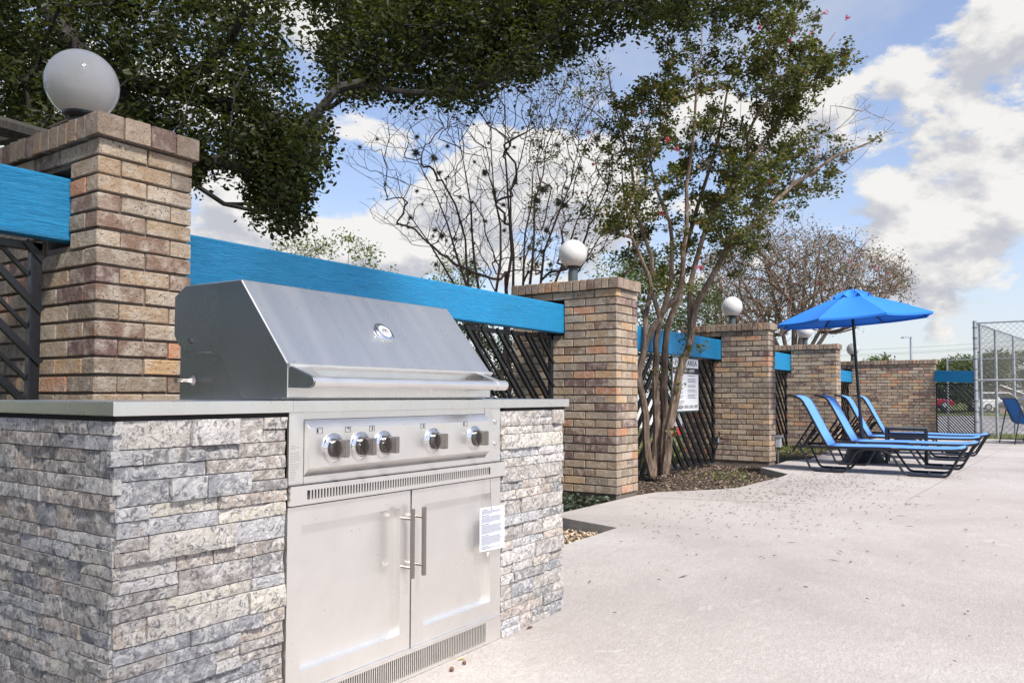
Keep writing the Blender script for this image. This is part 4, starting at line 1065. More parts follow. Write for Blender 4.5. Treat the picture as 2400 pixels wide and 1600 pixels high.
def leaves(name, C, size, m, parent, seed, wid=.48, up=.35, var=.35, six=False, kind=None):
    if six: var = .55
    """C (n,3) leaf positions in world; every leaf a small folded blade"""
    g = np.random.default_rng(seed); n = len(C)
    d = g.normal(0, 1, (n, 3)); d[:, 2] = d[:, 2]*.6-.15; d /= np.linalg.norm(d, axis=1)[:, None]
    nn = g.normal(0, 1, (n, 3)); nn[:, 2] += up*2; s = np.cross(d, nn); s /= np.linalg.norm(s, axis=1)[:, None]+1e-9
    u = np.cross(s, d); L = size*(1+g.uniform(-var, var, n))[:, None]; w = L*wid
    org = Vector((0, 0, 0)); q = parent
    while q is not None: org += Vector(q.location); q = q.parent
    C = C-np.array(org)
    a = C-d*L*.5; b_ = C+d*L*.5; fold = u*L*.10
    if six:
        V = np.stack([a, C-d*L*.18+s*w*.5+fold, C+d*L*.25+s*w*.42+fold, b_, C+d*L*.25-s*w*.42+fold, C-d*L*.18-s*w*.5+fold], 1).reshape(-1, 3)
        i = np.arange(n)[:, None]*6
        F = np.concatenate([i+np.array([[0, 1, 2, 3]]), i+np.array([[0, 3, 4, 5]])])
    else:
        V = np.stack([a, C+s*w*.5+fold, b_, C-s*w*.5+fold], 1).reshape(-1, 3)
        i = np.arange(n)[:, None]*4; F = i+np.array([[0, 1, 2, 3]])
    o = bpy.data.objects.new(name, fast_mesh(name, V, F, m)); link(o, parent)
    if kind: o['kind'] = kind
    return o
def cluster(T, n, r, seed, flat=.75):
    g = np.random.default_rng(seed); k = len(T)
    off = g.normal(0, 1, (k, n, 3)); off /= np.linalg.norm(off, axis=2)[:, :, None]; off *= (g.uniform(0, 1, (k, n, 1))**.5)*r*g.uniform(.6, 1.25, (k, 1, 1)); off[:, :, 2] *= flat
    return (T[:, None, :]+off).reshape(-1, 3)
def grow(stems, targets, seed, rtip=.003, rexp=.5, jit=.12, upw=1.5, maxr=.2, seg=.22, n_sides=5):
    """connect the targets to the stems; returns two MBs: stout limbs and fine twigs, and node positions"""
    g = np.random.default_rng(seed); N = []; par = []
    rmin = []
    for st in stems:
        ra, rb = 0, 0
        if isinstance(st, tuple): st, ra, rb = st
        tot = sum((Vector(st[i+1])-Vector(st[i])).length for i in range(len(st)-1)); run = 0
        prev = -1; pts = [Vector(p) for p in st]
        for i in range(len(pts)-1):
            a, b_ = pts[i], pts[i+1]; k = max(1, int((b_-a).length/seg))
            for j in range(k if i < len(pts)-2 else k+1):
                q = j/k; p = a.lerp(b_, q); rr0 = ra+(rb-ra)*min(1, (run+(b_-a).length*q)/tot)
                if prev == -1:
                    # join an existing stem node when starting on one
                    if N:
                        dd = [(Vector(x)-p).length for x in N]; m_ = int(np.argmin(dd))
                        if dd[m_] < .12: prev = m_; continue
                N.append(tuple(p)); par.append(prev); prev = len(N)-1; rmin.append(rr0)
            run += (b_-a).length
    stem_n = len(N)
    root = np.array(N[0]); T = targets[np.argsort(np.linalg.norm(targets-root, axis=1))]
    NA = np.zeros((len(N)+len(T)*14+10, 3)); NA[:len(N)] = N; cnt = len(N)
    DA = np.zeros_like(NA)
    for i in range(cnt):
        dd_ = NA[i]-NA[par[i]] if par[i] >= 0 else np.array([0, 0, 1.]); DA[i] = dd_/(np.linalg.norm(dd_)+1e-9)
    for tpos in T:
        dv = tpos-NA[:cnt]; d = np.linalg.norm(dv, axis=1)+1e-6
        cost = d*(1+upw*np.maximum(0, -dv[:, 2]/d)+1.1*(1-np.einsum('ij,ij->i', dv, DA[:cnt])/d))
        j = int(np.argmin(cost)); L = d[j]; k = min(13, max(1, int(L/seg))); a = NA[j].copy(); prev = j
        bend = g.normal(0, 1, 3)*L*jit; bend[2] = -abs(bend[2])*.5
        for i in range(1, k+1):
            q = i/k; p = a+(tpos-a)*q+(bend*.5+(DA[j]*L-(tpos-a))*.35)*2*q*(1-q)+(g.normal(0, 1, 3)*seg*.05 if i < k else 0)
            NA[cnt] = p; e_ = p-NA[prev]; DA[cnt] = e_/(np.linalg.norm(e_)+1e-9); par.append(prev); prev = cnt; cnt += 1
    NA = NA[:cnt]; w = np.zeros(cnt); ch = [[] for _ in range(cnt)]
    for i in range(cnt-1, 0, -1):
        if par[i] >= 0: ch[par[i]].append(i)
    # descendant tips (children always have higher index)
    for i in range(cnt-1, -1, -1):
        if not ch[i]: w[i] = max(w[i], 1)
        if par[i] >= 0: w[par[i]] += w[i]
    rad = np.minimum(rtip*w**rexp, maxr); rad[:stem_n] = np.maximum(rad[:stem_n]*.8, np.array(rmin))
    big = MB(); small = MB()
    # chains
    started = set()
    for i in range(cnt):
        starts = [i] if par[i] < 0 else []
        kids = ch[i]
        if par[i] < 0:
            heads = [[i]]
        else: heads = []
        if len(kids) > 1 or par[i] < 0:
            main = max(kids, key=lambda c: w[c]) if kids else None
            for c in kids:
                if par[i] < 0 and c == main: continue
                if par[i] >= 0 and c == main: continue
                heads.append([i, c])
        for h in heads:
            chain_ = list(h)
            while ch[chain_[-1]]: chain_.append(max(ch[chain_[-1]], key=lambda c: w[c]))
            if len(chain_) < 2: continue
            rs = [min(rad[c], rad[chain_[1]]*1.05) for c in chain_]
            # split into stout and fine runs
            r0 = rs[1]; pts = [tuple(NA[c]) for c in chain_]
            cut = next((k for k, r in enumerate(rs) if r < .012), len(rs))
            if cut >= 2: big.tube(pts[:cut+1], rs[:cut+1], 8 if r0 > .03 else 6, caps=False)
            if cut < len(rs)-1 or cut < 2:
                s0 = cut if cut >= 2 else 0
                if len(pts[s0:]) >= 2: small.tube(pts[s0:], [max(x, rtip*.8) for x in rs[s0:]], 3, caps=False)
    return big, small, NA[stem_n:]
def tree(name, label, cat, base, stems, targets, bark, leafm, nleaf, cr, lsize, seed, group=None, rtip=.003, jit=.12, six=False, maxr=.2, seg=.22, upw=1.5, twigs=True, wid=.48, flat=.75, lseed=None, crown='crown', rexp=.5):
    t = thing(name, label, cat, tuple(base), 0, group)
    big, small, nodes = grow(stems, targets, seed, rtip, rexp, jit, upw, maxr, seg)
    if big.v: big.build('trunk', bark, t, smooth=True)
    if small.v and twigs:
        o = small.build('twigs', bark, t); o['kind'] = 'stuff'
    if nleaf: leaves(crown, cluster(targets, nleaf, cr, seed+1, flat), lsize, leafm, t, seed+2, six=six, wid=wid)
    return t, nodes

def wob(pts, a, seed):
    r_ = random.Random(seed); out = [Vector(pts[0])]; off = Vector((0, 0, 0))
    for i in range(len(pts)-1):
        p, q = Vector(pts[i]), Vector(pts[i+1]); k = max(2, int((q-p).length/.35))
        for j in range(1, k+1):
            off = off*.7+Vector((r_.gauss(0, a), r_.gauss(0, a), r_.gauss(0, a*.4))); out.append(p.lerp(q, j/k)+off)
    return out
def D(pts): return [at(x, y, d) for (x, y, d) in pts]
# -- live oak: trunk outside the frame on the left, crown reaching over the fence
ob = Vector((.2, 8.6, -.1))
fork = ob+Vector((.5, -.1, 2.6))
oak_stems = [[ob, ob+Vector((.1, 0, 1.3)), fork, at(20, -160, 8.2), at(110, 0, 8.1), at(190, 130, 8.0), at(252, 180, 7.9), at(400, 215, 8.0), at(560, 250, 8.1), at(700, 300, 8.3), at(720, 400, 8.3)],
             [fork, at(-40, -400, 8.2), at(250, -450, 8.6), at(620, -350, 9.0), at(820, -140, 9.4), at(880, 10, 9.6), at(980, 110, 9.6), at(1150, 150, 9.6)],
             [at(620, -350, 9.0), at(1000, -420, 9.4), at(1400, -300, 9.6), at(1560, -60, 9.4), at(1590, 60, 9.2)],
             [at(252, 180, 7.9), at(330, 320, 7.8), at(450, 400, 7.8)], [fork, at(-300, -200, 8), at(-500, 100, 8)],
             [at(400, 215, 8.0), at(520, 120, 7.6), at(560, 60, 7.4)], [at(-40, -400, 8.2), at(-500, -600, 8.2)], [at(1000, -420, 9.4), at(1300, -700, 9.4)]]
oak_stems = [(s_, *r) for s_, r in zip(oak_stems, ((.30, .05), (.2, .07), (.10, .03), (.07, .03), (.1, .04), (.06, .03), (.09, .04), (.07, .03)))]
po1 = [(-60, -60), (640, -60), (668, 40), (640, 120), (690, 200), (715, 270), (735, 330), (700, 400), (700, 470), (655, 500), (620, 480), (600, 400), (545, 380), (480, 425), (445, 440), (380, 420), (330, 380), (140, 330), (-60, 330)]
po2 = [(715, -60), (1660, -60), (1620, 30), (1540, 60), (1420, 90), (1330, 130), (1290, 160), (1210, 170), (1150, 190), (1110, 245), (1000, 220), (940, 230), (850, 240), (800, 220), (760, 150), (740, 60)]
po3 = [(1580, -80), (1900, -80), (1870, -10), (1700, 40), (1600, 60)]
po4 = [(-900, -1000), (1500, -1100), (1800, -500), (1750, -70), (-900, -60)]
po5 = [(-900, -60), (-60, -60), (-60, 420), (-900, 420)]
T1 = sample_poly(po1, 500, 6.9, 9.2, 11, -.2, 38); T2 = sample_poly(po2, 600, 7.8, 10.2, 12, -.3, 38); T3 = sample_poly(po3, 40, 8.5, 10, 13)
T4 = sample_poly(po4, 420, 7.0, 10.8, 14); T5 = sample_poly(po5, 130, 7.0, 9.5, 15)
gq = np.random.default_rng(99)
T7 = sample_poly([(540, 300), (760, 280), (765, 380), (735, 440), (705, 520), (655, 535), (600, 500), (560, 400)], 150, 7.5, 8.7, 17)
T6 = np.concatenate([gq.uniform((-1.5, .9, 4.25), (3.2, 2.9, 5.6), (270, 3)), gq.uniform((-6, .5, 2.4), (-1.5, 5.5, 5.4), (170, 3)), gq.uniform((-3.0, -2.4, 4.0), (-.30, .5, 5.6), (420, 3)), gq.uniform((-2.6, -.6, 3.1), (-.9, 1.6, 4.2), (130, 3)), gq.uniform((3.3, 1.6, 5.2), (7.5, 4.0, 6.6), (90, 3))])  # unseen boughs added overhead to shade the near pillar and island side
TO = np.concatenate([T1, T2, T3, T4, T5, T6, T7])
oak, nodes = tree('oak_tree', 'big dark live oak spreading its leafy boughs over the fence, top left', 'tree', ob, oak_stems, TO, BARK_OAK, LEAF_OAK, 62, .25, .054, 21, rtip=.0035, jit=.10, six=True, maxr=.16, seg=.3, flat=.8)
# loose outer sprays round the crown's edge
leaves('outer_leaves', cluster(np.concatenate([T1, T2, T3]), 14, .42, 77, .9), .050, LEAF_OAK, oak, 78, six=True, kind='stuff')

# -- crape myrtle in the bed between pillars
mbse = Vector((8.77, 3.80, -.08)); dB = 9.4
stB = [D([(1530, 1115, 9.35), (1512, 1020, 9.35), (1504, 930, 9.3), (1500, 880, 9.3), (1512, 800, 9.3), (1545, 745, 9.3), (1588, 700, 9.2), (1600, 640, 9.1), (1612, 540, 9.0), (1615, 430, 8.9), (1635, 300, 8.8), (1640, 180, 8.7), (1650, 60, 8.6)]),
       D([(1542, 1112, 9.4), (1540, 1000, 9.4), (1538, 880, 9.4), (1535, 800, 9.45), (1548, 720, 9.5), (1568, 650, 9.5), (1575, 560, 9.5), (1545, 480, 9.5), (1520, 380, 9.6), (1500, 260, 9.6)]),
       D([(1552, 1112, 9.45), (1552, 980, 9.5), (1556, 860, 9.5), (1562, 770, 9.6), (1590, 700, 9.7), (1600, 600, 9.8), (1640, 480, 9.9), (1680, 350, 10.0), (1700, 200, 10.0), (1760, 90, 10.0)]),
       D([(1558, 1108, 9.3), (1572, 1010, 9.25), (1590, 920, 9.2), (1605, 850, 9.2), (1622, 790, 9.15), (1633, 730, 9.1), (1655, 670, 9.1), (1690, 600, 9.0), (1760, 530, 8.9), (1850, 440, 8.9), (1950, 370, 8.8), (2040, 335, 8.8)]),
       D([(1500, 800, 9.35), (1530, 690, 9.4), (1530, 600, 9.4), (1500, 500, 9.3), (1480, 380, 9.2), (1450, 260, 9.1), (1425, 170, 9.0)]),
       D([(1622, 790, 9.15), (1616, 700, 9.2), (1630, 620, 9.3), (1660, 500, 9.4), (1750, 380, 9.5), (1840, 260, 9.5), (1900, 150, 9.5), (1960, 70, 9.5)]),
       D([(1545, 745, 9.3), (1520, 650, 9.2), (1480, 560, 9.1), (1462, 470, 9.0), (1455, 380, 9.0)])]
# stems are stout: start them from a shared foot
stB = [wob(s_[:1]+s_[1:], .014, 60+i_) if i_ not in () else s_ for i_, s_ in enumerate(stB)]
stB = [(s_, r0, r1) for s_, (r0, r1) in zip(stB, ((.052, .007), (.056, .006), (.056, .006), (.064, .010), (.034, .006), (.038, .006), (.032, .006)))]
pB = [(1438, 200), (1500, 130), (1640, 60), (1760, 10), (1880, 0), (1975, 50), (1990, 110), (1930, 200), (1870, 270), (1810, 330), (1900, 360), (2010, 330), (2060, 360), (1960, 420), (1890, 470), (1810, 500), (1770, 560), (1745, 620), (1650, 640), (1560, 640), (1480, 610), (1450, 480), (1440, 330)]
gB = np.random.default_rng(310); TB = []
for c_ in sample_poly(pB, 85, 8.4, 10.3, 31):
    ax_ = np.array(_R)*gB.uniform(.2, .9)+np.array(_U)*gB.uniform(.35, .9)+np.array(_fw)*gB.uniform(-.5, .5); ax_ /= np.linalg.norm(ax_)
    for _k in range(10): TB.append(c_+ax_*gB.normal(0, .27)+gB.normal(0, .085, 3))
TB = np.array(TB)
myB, nB = tree('crape_myrtle', 'leafy multi-stem crape myrtle with a few pink blooms growing in the mulch bed', 'tree', mbse, stB, TB, BARK_MYRTLE, LEAF_MYR, 46, .125, .048, 33, rtip=.0030, jit=.10, maxr=.085, seg=.16, upw=2.2, wid=.55, rexp=.46)
leaves('stem_shoots', cluster(np.array([tuple(at(x, y, 9.15)) for x, y in ((1612, 815), (1625, 770), (1600, 830), (1640, 815), (1590, 905), (1585, 860), (1603, 790), (1572, 1010), (1540, 870), (1650, 812))]), 26, .13, 90), .045, LEAF_MYR2, myB, 91, kind='stuff')
def blooms(tr, pts, seed, n=60, r=.055):
    for i, (x, y, d) in enumerate(pts):
        c = np.array([tuple(at(x, y, d))]); leaves('blossom', cluster(c, n, r, seed+i, 1.1), .022, PINK, tr, seed+50+i, wid=.9)
blooms(myB, [(1585, 350, 8.4), (1642, 628, 8.6), (1565, 328, 8.5), (1850, 95, 8.8), (1985, 42, 9.2), (1935, 30, 9.2), (1780, 65, 8.8), (1802, 425, 8.6), (1550, 500, 8.6), (1508, 262, 8.4), (1900, 80, 9), (1790, 140, 9)], 400, 26, .036)
# a bare spray of twigs reaching right
TBb = sample_poly([(1900, 260), (2000, 200), (2110, 270), (2120, 310), (2020, 370), (1900, 400), (1850, 330)], 150, 8.5, 9.5, 35)
bg_, sm_, _ = grow([D([(1850, 440, 8.9), (1950, 370, 8.8), (2040, 335, 8.8)]), D([(1840, 260, 9.5), (1900, 330, 9.2), (1990, 290, 9.1)])], TBb, 36, .0022, .4, .2, .5, .01, .12)
o = sm_.build('bare_twigs', BARK_GREY, myB); o['kind'] = 'stuff'
# moss clumps helper
def moss_mesh(seed):
    g = random.Random(seed); m_ = MB()
    for i in range(110):
        d = Vector((g.gauss(0, 1), g.gauss(0, 1), g.gauss(0, 1))).normalized(); s = d.orthogonal().normalized()*.05; L = g.uniform(.6, 1.15)
        m_.add([s*-1, s, d*L], [(0, 1, 2)]); s2 = d.cross(s); m_.add([s2*-1, s2, d*L*.9], [(0, 1, 2)])
    m_.lathe([(.08, -.34), (.26, -.2), (.31, .05), (.2, .26), (.04, .33)], n=6)
    return m_.mesh('moss_ball', MOSS)
MOSSM = [moss_mesh(i) for i in range(4)]
def moss(tr, pts):
    for i, (p, r) in enumerate(pts):
        o = bpy.data.objects.new('moss_ball', MOSSM[i % 4]); link(o, tr); o.location = Vector(p)-Vector(tr.location); o.scale = (r, r, r*random.uniform(.9, 1.5)); o.rotation_euler = (random.uniform(0, 6), random.uniform(0, 6), random.uniform(0, 6))
moss(myB, [(at(x, y, 9.0), r) for x, y, r in ((1655, 385, .11), (1745, 395, .11), (1500, 450, .10), (1820, 230, .08), (1930, 370, .09), (1980, 375, .08), (1770, 480, .08), (1905, 400, .05), (1518, 300, .07), (1725, 415, .08), (1915, 43, .05), (1560, 540, .05), (1740, 225, .07))])

# -- bare crape myrtle behind the fence with ball moss
dA = 10.4
A0 = at(1195, 930, dA); A0.z = -.12
def fan(px, top, mids, d=dA): return wob([A0+Vector((random.uniform(-.18, .18), random.uniform(-.18, .18), 0)), at(px+random.uniform(-25, 25), 880, d), at(px+(mids[0]-px)*.5, 680, d), at(mids[0], mids[1], d), at(top[0], top[1], d)], .032, px)
stA = [fan(1110, (1010, 330), (1090, 560)), fan(1130, (1080, 260), (1110, 480)), fan(1160, (1150, 230), (1150, 450), 10.7), fan(1185, (1190, 210), (1185, 430), 10.2), fan(1200, (1260, 220), (1210, 450), 10.8),
       fan(1225, (1330, 230), (1255, 480)), fan(1240, (1400, 280), (1300, 500), 10.1), fan(1255, (1440, 360), (1340, 520), 10.6), fan(1150, (900, 430), (1010, 560), 10.5), fan(1215, (1290, 260), (1240, 470), 10.9), fan(1140, (960, 330), (1060, 520), 10.0), fan(1260, (1450, 480), (1370, 600), 10.3)]
stA = [(s_, .034, .004) for s_ in stA]
pA = [(785, 370), (880, 290), (950, 210), (1060, 130), (1180, 90), (1300, 100), (1430, 130), (1460, 300), (1450, 440), (1450, 560), (1350, 640), (1100, 660), (1010, 590), (930, 560), (880, 520), (840, 470), (880, 430)]
TA = sample_poly(pA, 3600, 9.4, 11.6, 41, -.9, 60)
myA, nA = tree('bare_crape_myrtle', 'nearly bare multi-stem crape myrtle full of ball moss behind the fence', 'tree', A0, stA, TA, BARK_DARK, LEAF_MYR2, 0, .1, .04, 43, rtip=.0023, jit=.12, maxr=.04, seg=.11, upw=1.6, rexp=.43)
TAs = TA[np.random.default_rng(5).random(len(TA)) < .22]; TAs = TAs[(TAs @ np.array(_R)) > 0.2]
leaves('sparse_leaves', cluster(TAs, 12, .11, 44), .042, LEAF_MYR2, myA, 45, kind='stuff')
g = np.random.default_rng(8); pts = []
for x, y, r in ((975, 358, .11), (1017, 370, .11), (1049, 343, .06), (1029, 405, .07), (1045, 420, .05), (903, 432, .05), (977, 448, .06), (1136, 405, .10), (1158, 450, .09), (1210, 430, .05), (1275, 445, .14), (1310, 475, .12), (1325, 480, .09), (1020, 540, .06), (1035, 553, .10), (1015, 553, .05), (962, 510, .07), (1105, 540, .05), (1110, 615, .09), (1100, 640, .07), (1120, 645, .07), (1260, 470, .10), (1400, 325, .10), (1305, 340, .07), (1360, 395, .07), (1265, 345, .05), (1040, 670, .06), (1022, 620, .07), (1240, 580, .08), (1280, 540, .08), (1180, 480, .06), (1430, 520, .06), (1445, 590, .05), (1110, 570, .05), (1270, 590, .07), (1225, 300, .05), (1145, 335, .05), (1205, 345, .05), (1350, 560, .06), (1395, 540, .05), (1290, 620, .08), (1430, 540, .07)): pts.append((at(x, y, g.uniform(9.8, 11)), r*.85))
for _i in np.random.default_rng(12).choice(len(TA), 46, replace=False): pts.append((Vector(TA[_i]), random.uniform(.025, .05)))
moss(myA, pts)
blooms(myA, [(1364, 452, 10), (1380, 310, 10), (1390, 385, 10)], 700, 25, .035)

# -- hazy brown crape myrtle far right, behind the fence
dC = 19.5
C0 = at(1860, 935, dC); C0.z = -.12
stC = [[C0+Vector((random.uniform(-.2, .2), random.uniform(-.2, .2), 0)), at(x0, 850, d), at(x1, 760, d), at(x2, y2, d)] for x0, x1, x2, y2, d in
       ((1840, 1800, 1730, 640, 19), (1850, 1830, 1790, 600, 20), (1860, 1860, 1850, 590, 19.5), (1870, 1900, 1920, 600, 19), (1880, 1930, 2000, 630, 20), (1890, 1950, 2070, 660, 19.3), (1835, 1770, 1690, 680, 19.8), (1868, 1880, 1890, 580, 20.5))]
stC = [(s_, .09, .02) for s_ in stC]
pC = [(1640, 600), (1720, 555), (1800, 525), (1880, 545), (1960, 550), (2040, 585), (2110, 630), (2135, 672), (2070, 705), (1990, 725), (1900, 745), (1850, 760), (1760, 800), (1650, 780)]
TC = np.concatenate([sample_poly(pC, 3200, 17.6, 21.4, 51, -.3, 42), sample_poly([(1600, 560), (1720, 510), (1800, 480), (1900, 500), (2000, 520), (2110, 590), (2160, 650), (2140, 720), (1980, 780), (1650, 800)], 650, 17.6, 21.4, 52, .3, 35)])
myC, _ = tree('brown_crape_myrtle', 'wide brown twiggy crape myrtle behind the umbrella and tap pillar', 'tree', C0, stC, TC, BARK_BROWN, LEAF_C, 7, .26, .055, 53, rtip=.0065, jit=.14, maxr=.07, seg=.22, upw=1.2, rexp=.42)
blooms(myC, [(1916, 662, 18), (1990, 612, 18), (1780, 655, 18), (1672, 600, 18), (2080, 640, 18.5), (1850, 700, 18), (1700, 730, 18), (2055, 628, 18)], 800, 30, .10)

def simple_tree(label, poly, d0, d1, n, nl, cr, ls, leafm, seed, base_px, name='leafy_tree', rt=.004, grp='background trees beyond the fence', bark=BARK_GREY, zb=-.12):
    T = sample_poly(poly, n, d0, d1, seed); dm = (d0+d1)/2; b0 = at(base_px, 935, dm); b0.z = zb
    c = T.mean(0); st = [[b0, b0.lerp(Vector(c), .45)+Vector((0, 0, .0)), Vector(c)]]
    return tree(name, label, 'tree', b0, st, T, bark, leafm, nl, cr, ls, seed, grp, rtip=rt, jit=.15, maxr=.12*dm/12, seg=.02*dm, upw=1.0)
simple_tree('feathery light green tree top showing above the long blue beam', [(600, 640), (620, 600), (690, 545), (760, 560), (830, 550), (900, 600), (925, 640), (900, 700), (620, 700)], 13, 15, 130, 24, .24, .06, LEAF_GREEN, 61, 760)
simple_tree('pale green treetop behind the mossy bare stems above the blue beam', [(1005, 660), (1030, 610), (1080, 600), (1120, 640), (1120, 720), (1010, 700)], 14, 16, 60, 26, .25, .06, LEAF_GREEN, 62, 1070)
simple_tree('dark green tree seen between the second pillar and the leafy stems', [(1470, 620), (1540, 590), (1620, 640), (1680, 700), (1690, 790), (1480, 790)], 15, 18, 130, 40, .38, .08, LEAF_DARK, 63, 1560)
simple_tree('pale green tree behind the globe lamp of the second pillar', [(1390, 630), (1420, 590), (1480, 600), (1500, 650), (1480, 700), (1390, 690)], 15, 17, 60, 20, .3, .07, LEAF_GREEN, 64, 1440)
simple_tree('bushy green shrub seen through the lattice right of the hood', [(1060, 750), (1290, 750), (1300, 940), (1060, 940)], 11.6, 13.5, 170, 34, .22, .06, LEAF_DARK, 65, 1180, name='shrub')
simple_tree('green shrub seen through the lattice behind the tree trunk', [(1500, 800), (1580, 790), (1600, 960), (1560, 990), (1500, 900)], 13.5, 15, 70, 34, .22, .06, LEAF_DARK, 66, 1560, name='shrub')
simple_tree('small round treetop just above the long brick wall', [(2025, 850), (2045, 838), (2080, 836), (2095, 855), (2040, 862)], 38, 40, 40, 16, .35, .16, LEAF_FAR, 67, 2060, zb=-.8)
FT = [('far green tree right behind the blue-grey corner post', [(2270, 850), (2300, 835), (2350, 825), (2360, 870), (2350, 935), (2280, 935)], 88, 96, 2320),
      ('far dark tree at the right edge above the brick building', [(2340, 840), (2380, 828), (2470, 815), (2560, 830), (2560, 930), (2350, 930)], 96, 104, 2430),
      ('far hazy green tree above the short blue beam', [(2150, 868), (2200, 852), (2260, 840), (2290, 850), (2290, 880), (2160, 885)], 105, 115, 2220),
      ('far dark tree seen through the end lattice', [(2150, 885), (2290, 880), (2290, 935), (2150, 935)], 80, 90, 2215),
      ('far tree behind the long wall pier, mostly hidden', [(1880, 890), (2160, 880), (2160, 930), (1880, 930)], 90, 100, 2050)]
for i, (lab, poly, d0, d1, bx) in enumerate(FT):
    simple_tree(lab, poly, d0, d1, 190, 34, 1.25, .42, LEAF_FAR, 70+i, bx, name='far_tree', rt=.02, grp='far trees beyond the car park', zb=-.86)

# undergrowth left of the picture, along the outside of the fence
simple_tree('dark shrub growing under the oak outside the fence at far left', [(-900, 700), (-100, 650), (300, 760), (300, 940), (-900, 940)], 7.2, 9.0, 240, 40, .34, .06, LEAF_DARK, 81, -200, name='shrub')

def bush(label, c, r, n, nl, seed, name='shrub', leafm=LEAF_DARK, ls=.10, cr=.35):
    gq = np.random.default_rng(seed); v = gq.normal(0, 1, (n, 3)); v /= np.linalg.norm(v, axis=1)[:, None]; v *= gq.uniform(.3, 1, (n, 1))**.4
    T = np.array(c)+v*np.array(r); T[:, 2] = np.maximum(T[:, 2], .1); b0 = Vector((c[0], c[1], -.11))
    return tree(name, label, 'shrub' if name == 'shrub' else 'tree', b0, [([b0, b0+Vector((0, 0, c[2]*.6+.1)), Vector(c)], .1, .03)], T, BARK_DARK, leafm, nl, cr, ls, seed, rtip=.005, maxr=.15, seg=.3)
bush('broad dark evergreen added unseen past the left edge to darken the hood side', (-3.4, 7.2, 1.9), (2.6, 1.6, 2.0), 190, 60, 301)  # unseen evergreens added to block low sky and darken the hood's reflection
bush('second dark evergreen added unseen beyond the oak to block low sky', (-8.2, 4.6, 2.4), (2.6, 2.4, 2.7), 190, 60, 302)
bush('dark evergreen added unseen at the far end of the deck to block low sky', (-9.5, -1.0, 2.2), (2.4, 3.2, 2.5), 190, 60, 303)

# ------------------------------------------------------------------ bed litter, deck litter, grass tufts, ivy
def chips(name, XY, z, size, m, seed, flat=.25, kind='stuff', elong=1.0):
    g = np.random.default_rng(seed); n = len(XY); C = np.column_stack([XY, np.full(n, z)+g.uniform(0, .012, n)])
    a = g.uniform(0, 2*np.pi, n); d = np.column_stack([np.cos(a), np.sin(a), g.normal(0, flat, n)]); s = np.column_stack([-np.sin(a), np.cos(a), g.normal(0, flat, n)])
    L = size*g.uniform(.5, 1.5, n)[:, None]*elong; w = size*g.uniform(.25, .6, n)[:, None]
    V = np.stack([C-d*L*.5, C+s*w*.5+[0, 0, .003], C+d*L*.5, C-s*w*.5+[0, 0, .003]], 1).reshape(-1, 3); V[:, 2] = np.maximum(V[:, 2], z)
    F = np.arange(n)[:, None]*4+np.array([[0, 1, 2, 3]])
    o = bpy.data.objects.new(name, fast_mesh(name, V, F, m)); link(o); o['kind'] = kind; return o
g = np.random.default_rng(3)
DKp = DK
def bedpts(n, x0, x1, y0, y1):
    q = np.column_stack([g.uniform(x0, x1, n), g.uniform(y0, y1, n)]); return q[~in_poly(q[:, 0], q[:, 1], DKp)]
chips('mulch_litter', np.concatenate([bedpts(14000, 7.0, 11.3, 2.6, 4.5), bedpts(5000, 3.5, 6.6, 2.55, 4.4), bedpts(3500, 11.6, 16, 3, 4.6)]), -.083, .034, CHIP, 5)
q = np.column_stack([g.uniform(4.3, 5.15, 2500), g.uniform(2.5, 3.3, 2500)]); q = q[~in_poly(q[:, 0], q[:, 1], DKp)]
chips('pale_leaf_litter', q, -.07, .035, mat('pale_dry_leaf', lambda T: bsdf(T, T.ramp(rnd(T), [(0, (.12, .08, .05)), (.5, (.35, .26, .17)), (1, (.66, .55, .40))]), .9)), 6, .45)
# specks on the deck, denser below the trees
n = 900; r1 = np.column_stack([g.normal(8.0, 1.5, n), g.normal(2.05, .45, n)]); r2 = np.column_stack([g.uniform(3.2, 19, 420), g.uniform(-4.5, 2.9, 420)]); r3 = np.column_stack([g.normal(9.5, .9, 260), g.normal(2.1, .35, 260)])
q = np.concatenate([r1, r2, r3]); ins = in_poly(q[:, 0], q[:, 1], DKp) & ~((q[:, 0] > .9) & (q[:, 0] < 3.2) & (q[:, 1] > 1.7)); q = q[ins]
chips('deck_litter', q, .003, .024, SPECK, 7, .15)
q = np.column_stack([g.normal(7.9, 1.9, 80), g.normal(1.9, .8, 80)]); q = q[in_poly(q[:, 0], q[:, 1], DKp)]
chips('twig_litter', q, .003, .018, SPECK, 8, .05, elong=4.5)
# ivy-like ground cover by the second pillar and weeds
leaves('ground_cover', np.column_stack([g.uniform(5.35, 6.55, 2600), g.uniform(3.3, 4.1, 2600), g.uniform(-.08, .02, 2600)]), .055, mat('ivy_leaf', m_leaf([(0, (.012, .018, .010)), (.6, (.03, .042, .025)), (1, (.16, .18, .15))], .2)), None, 9, kind='stuff')
leaves('weed_patch', np.concatenate([np.column_stack([g.normal(9.5, .25, 90), g.normal(3.3, .2, 90), g.uniform(-.085, .02, 90)]), np.column_stack([g.uniform(12.2, 15.6, 600), g.uniform(3.3, 4.2, 600), g.uniform(-.085, .03, 600)])]), .05, LEAF_GREEN, None, 10, kind='stuff')
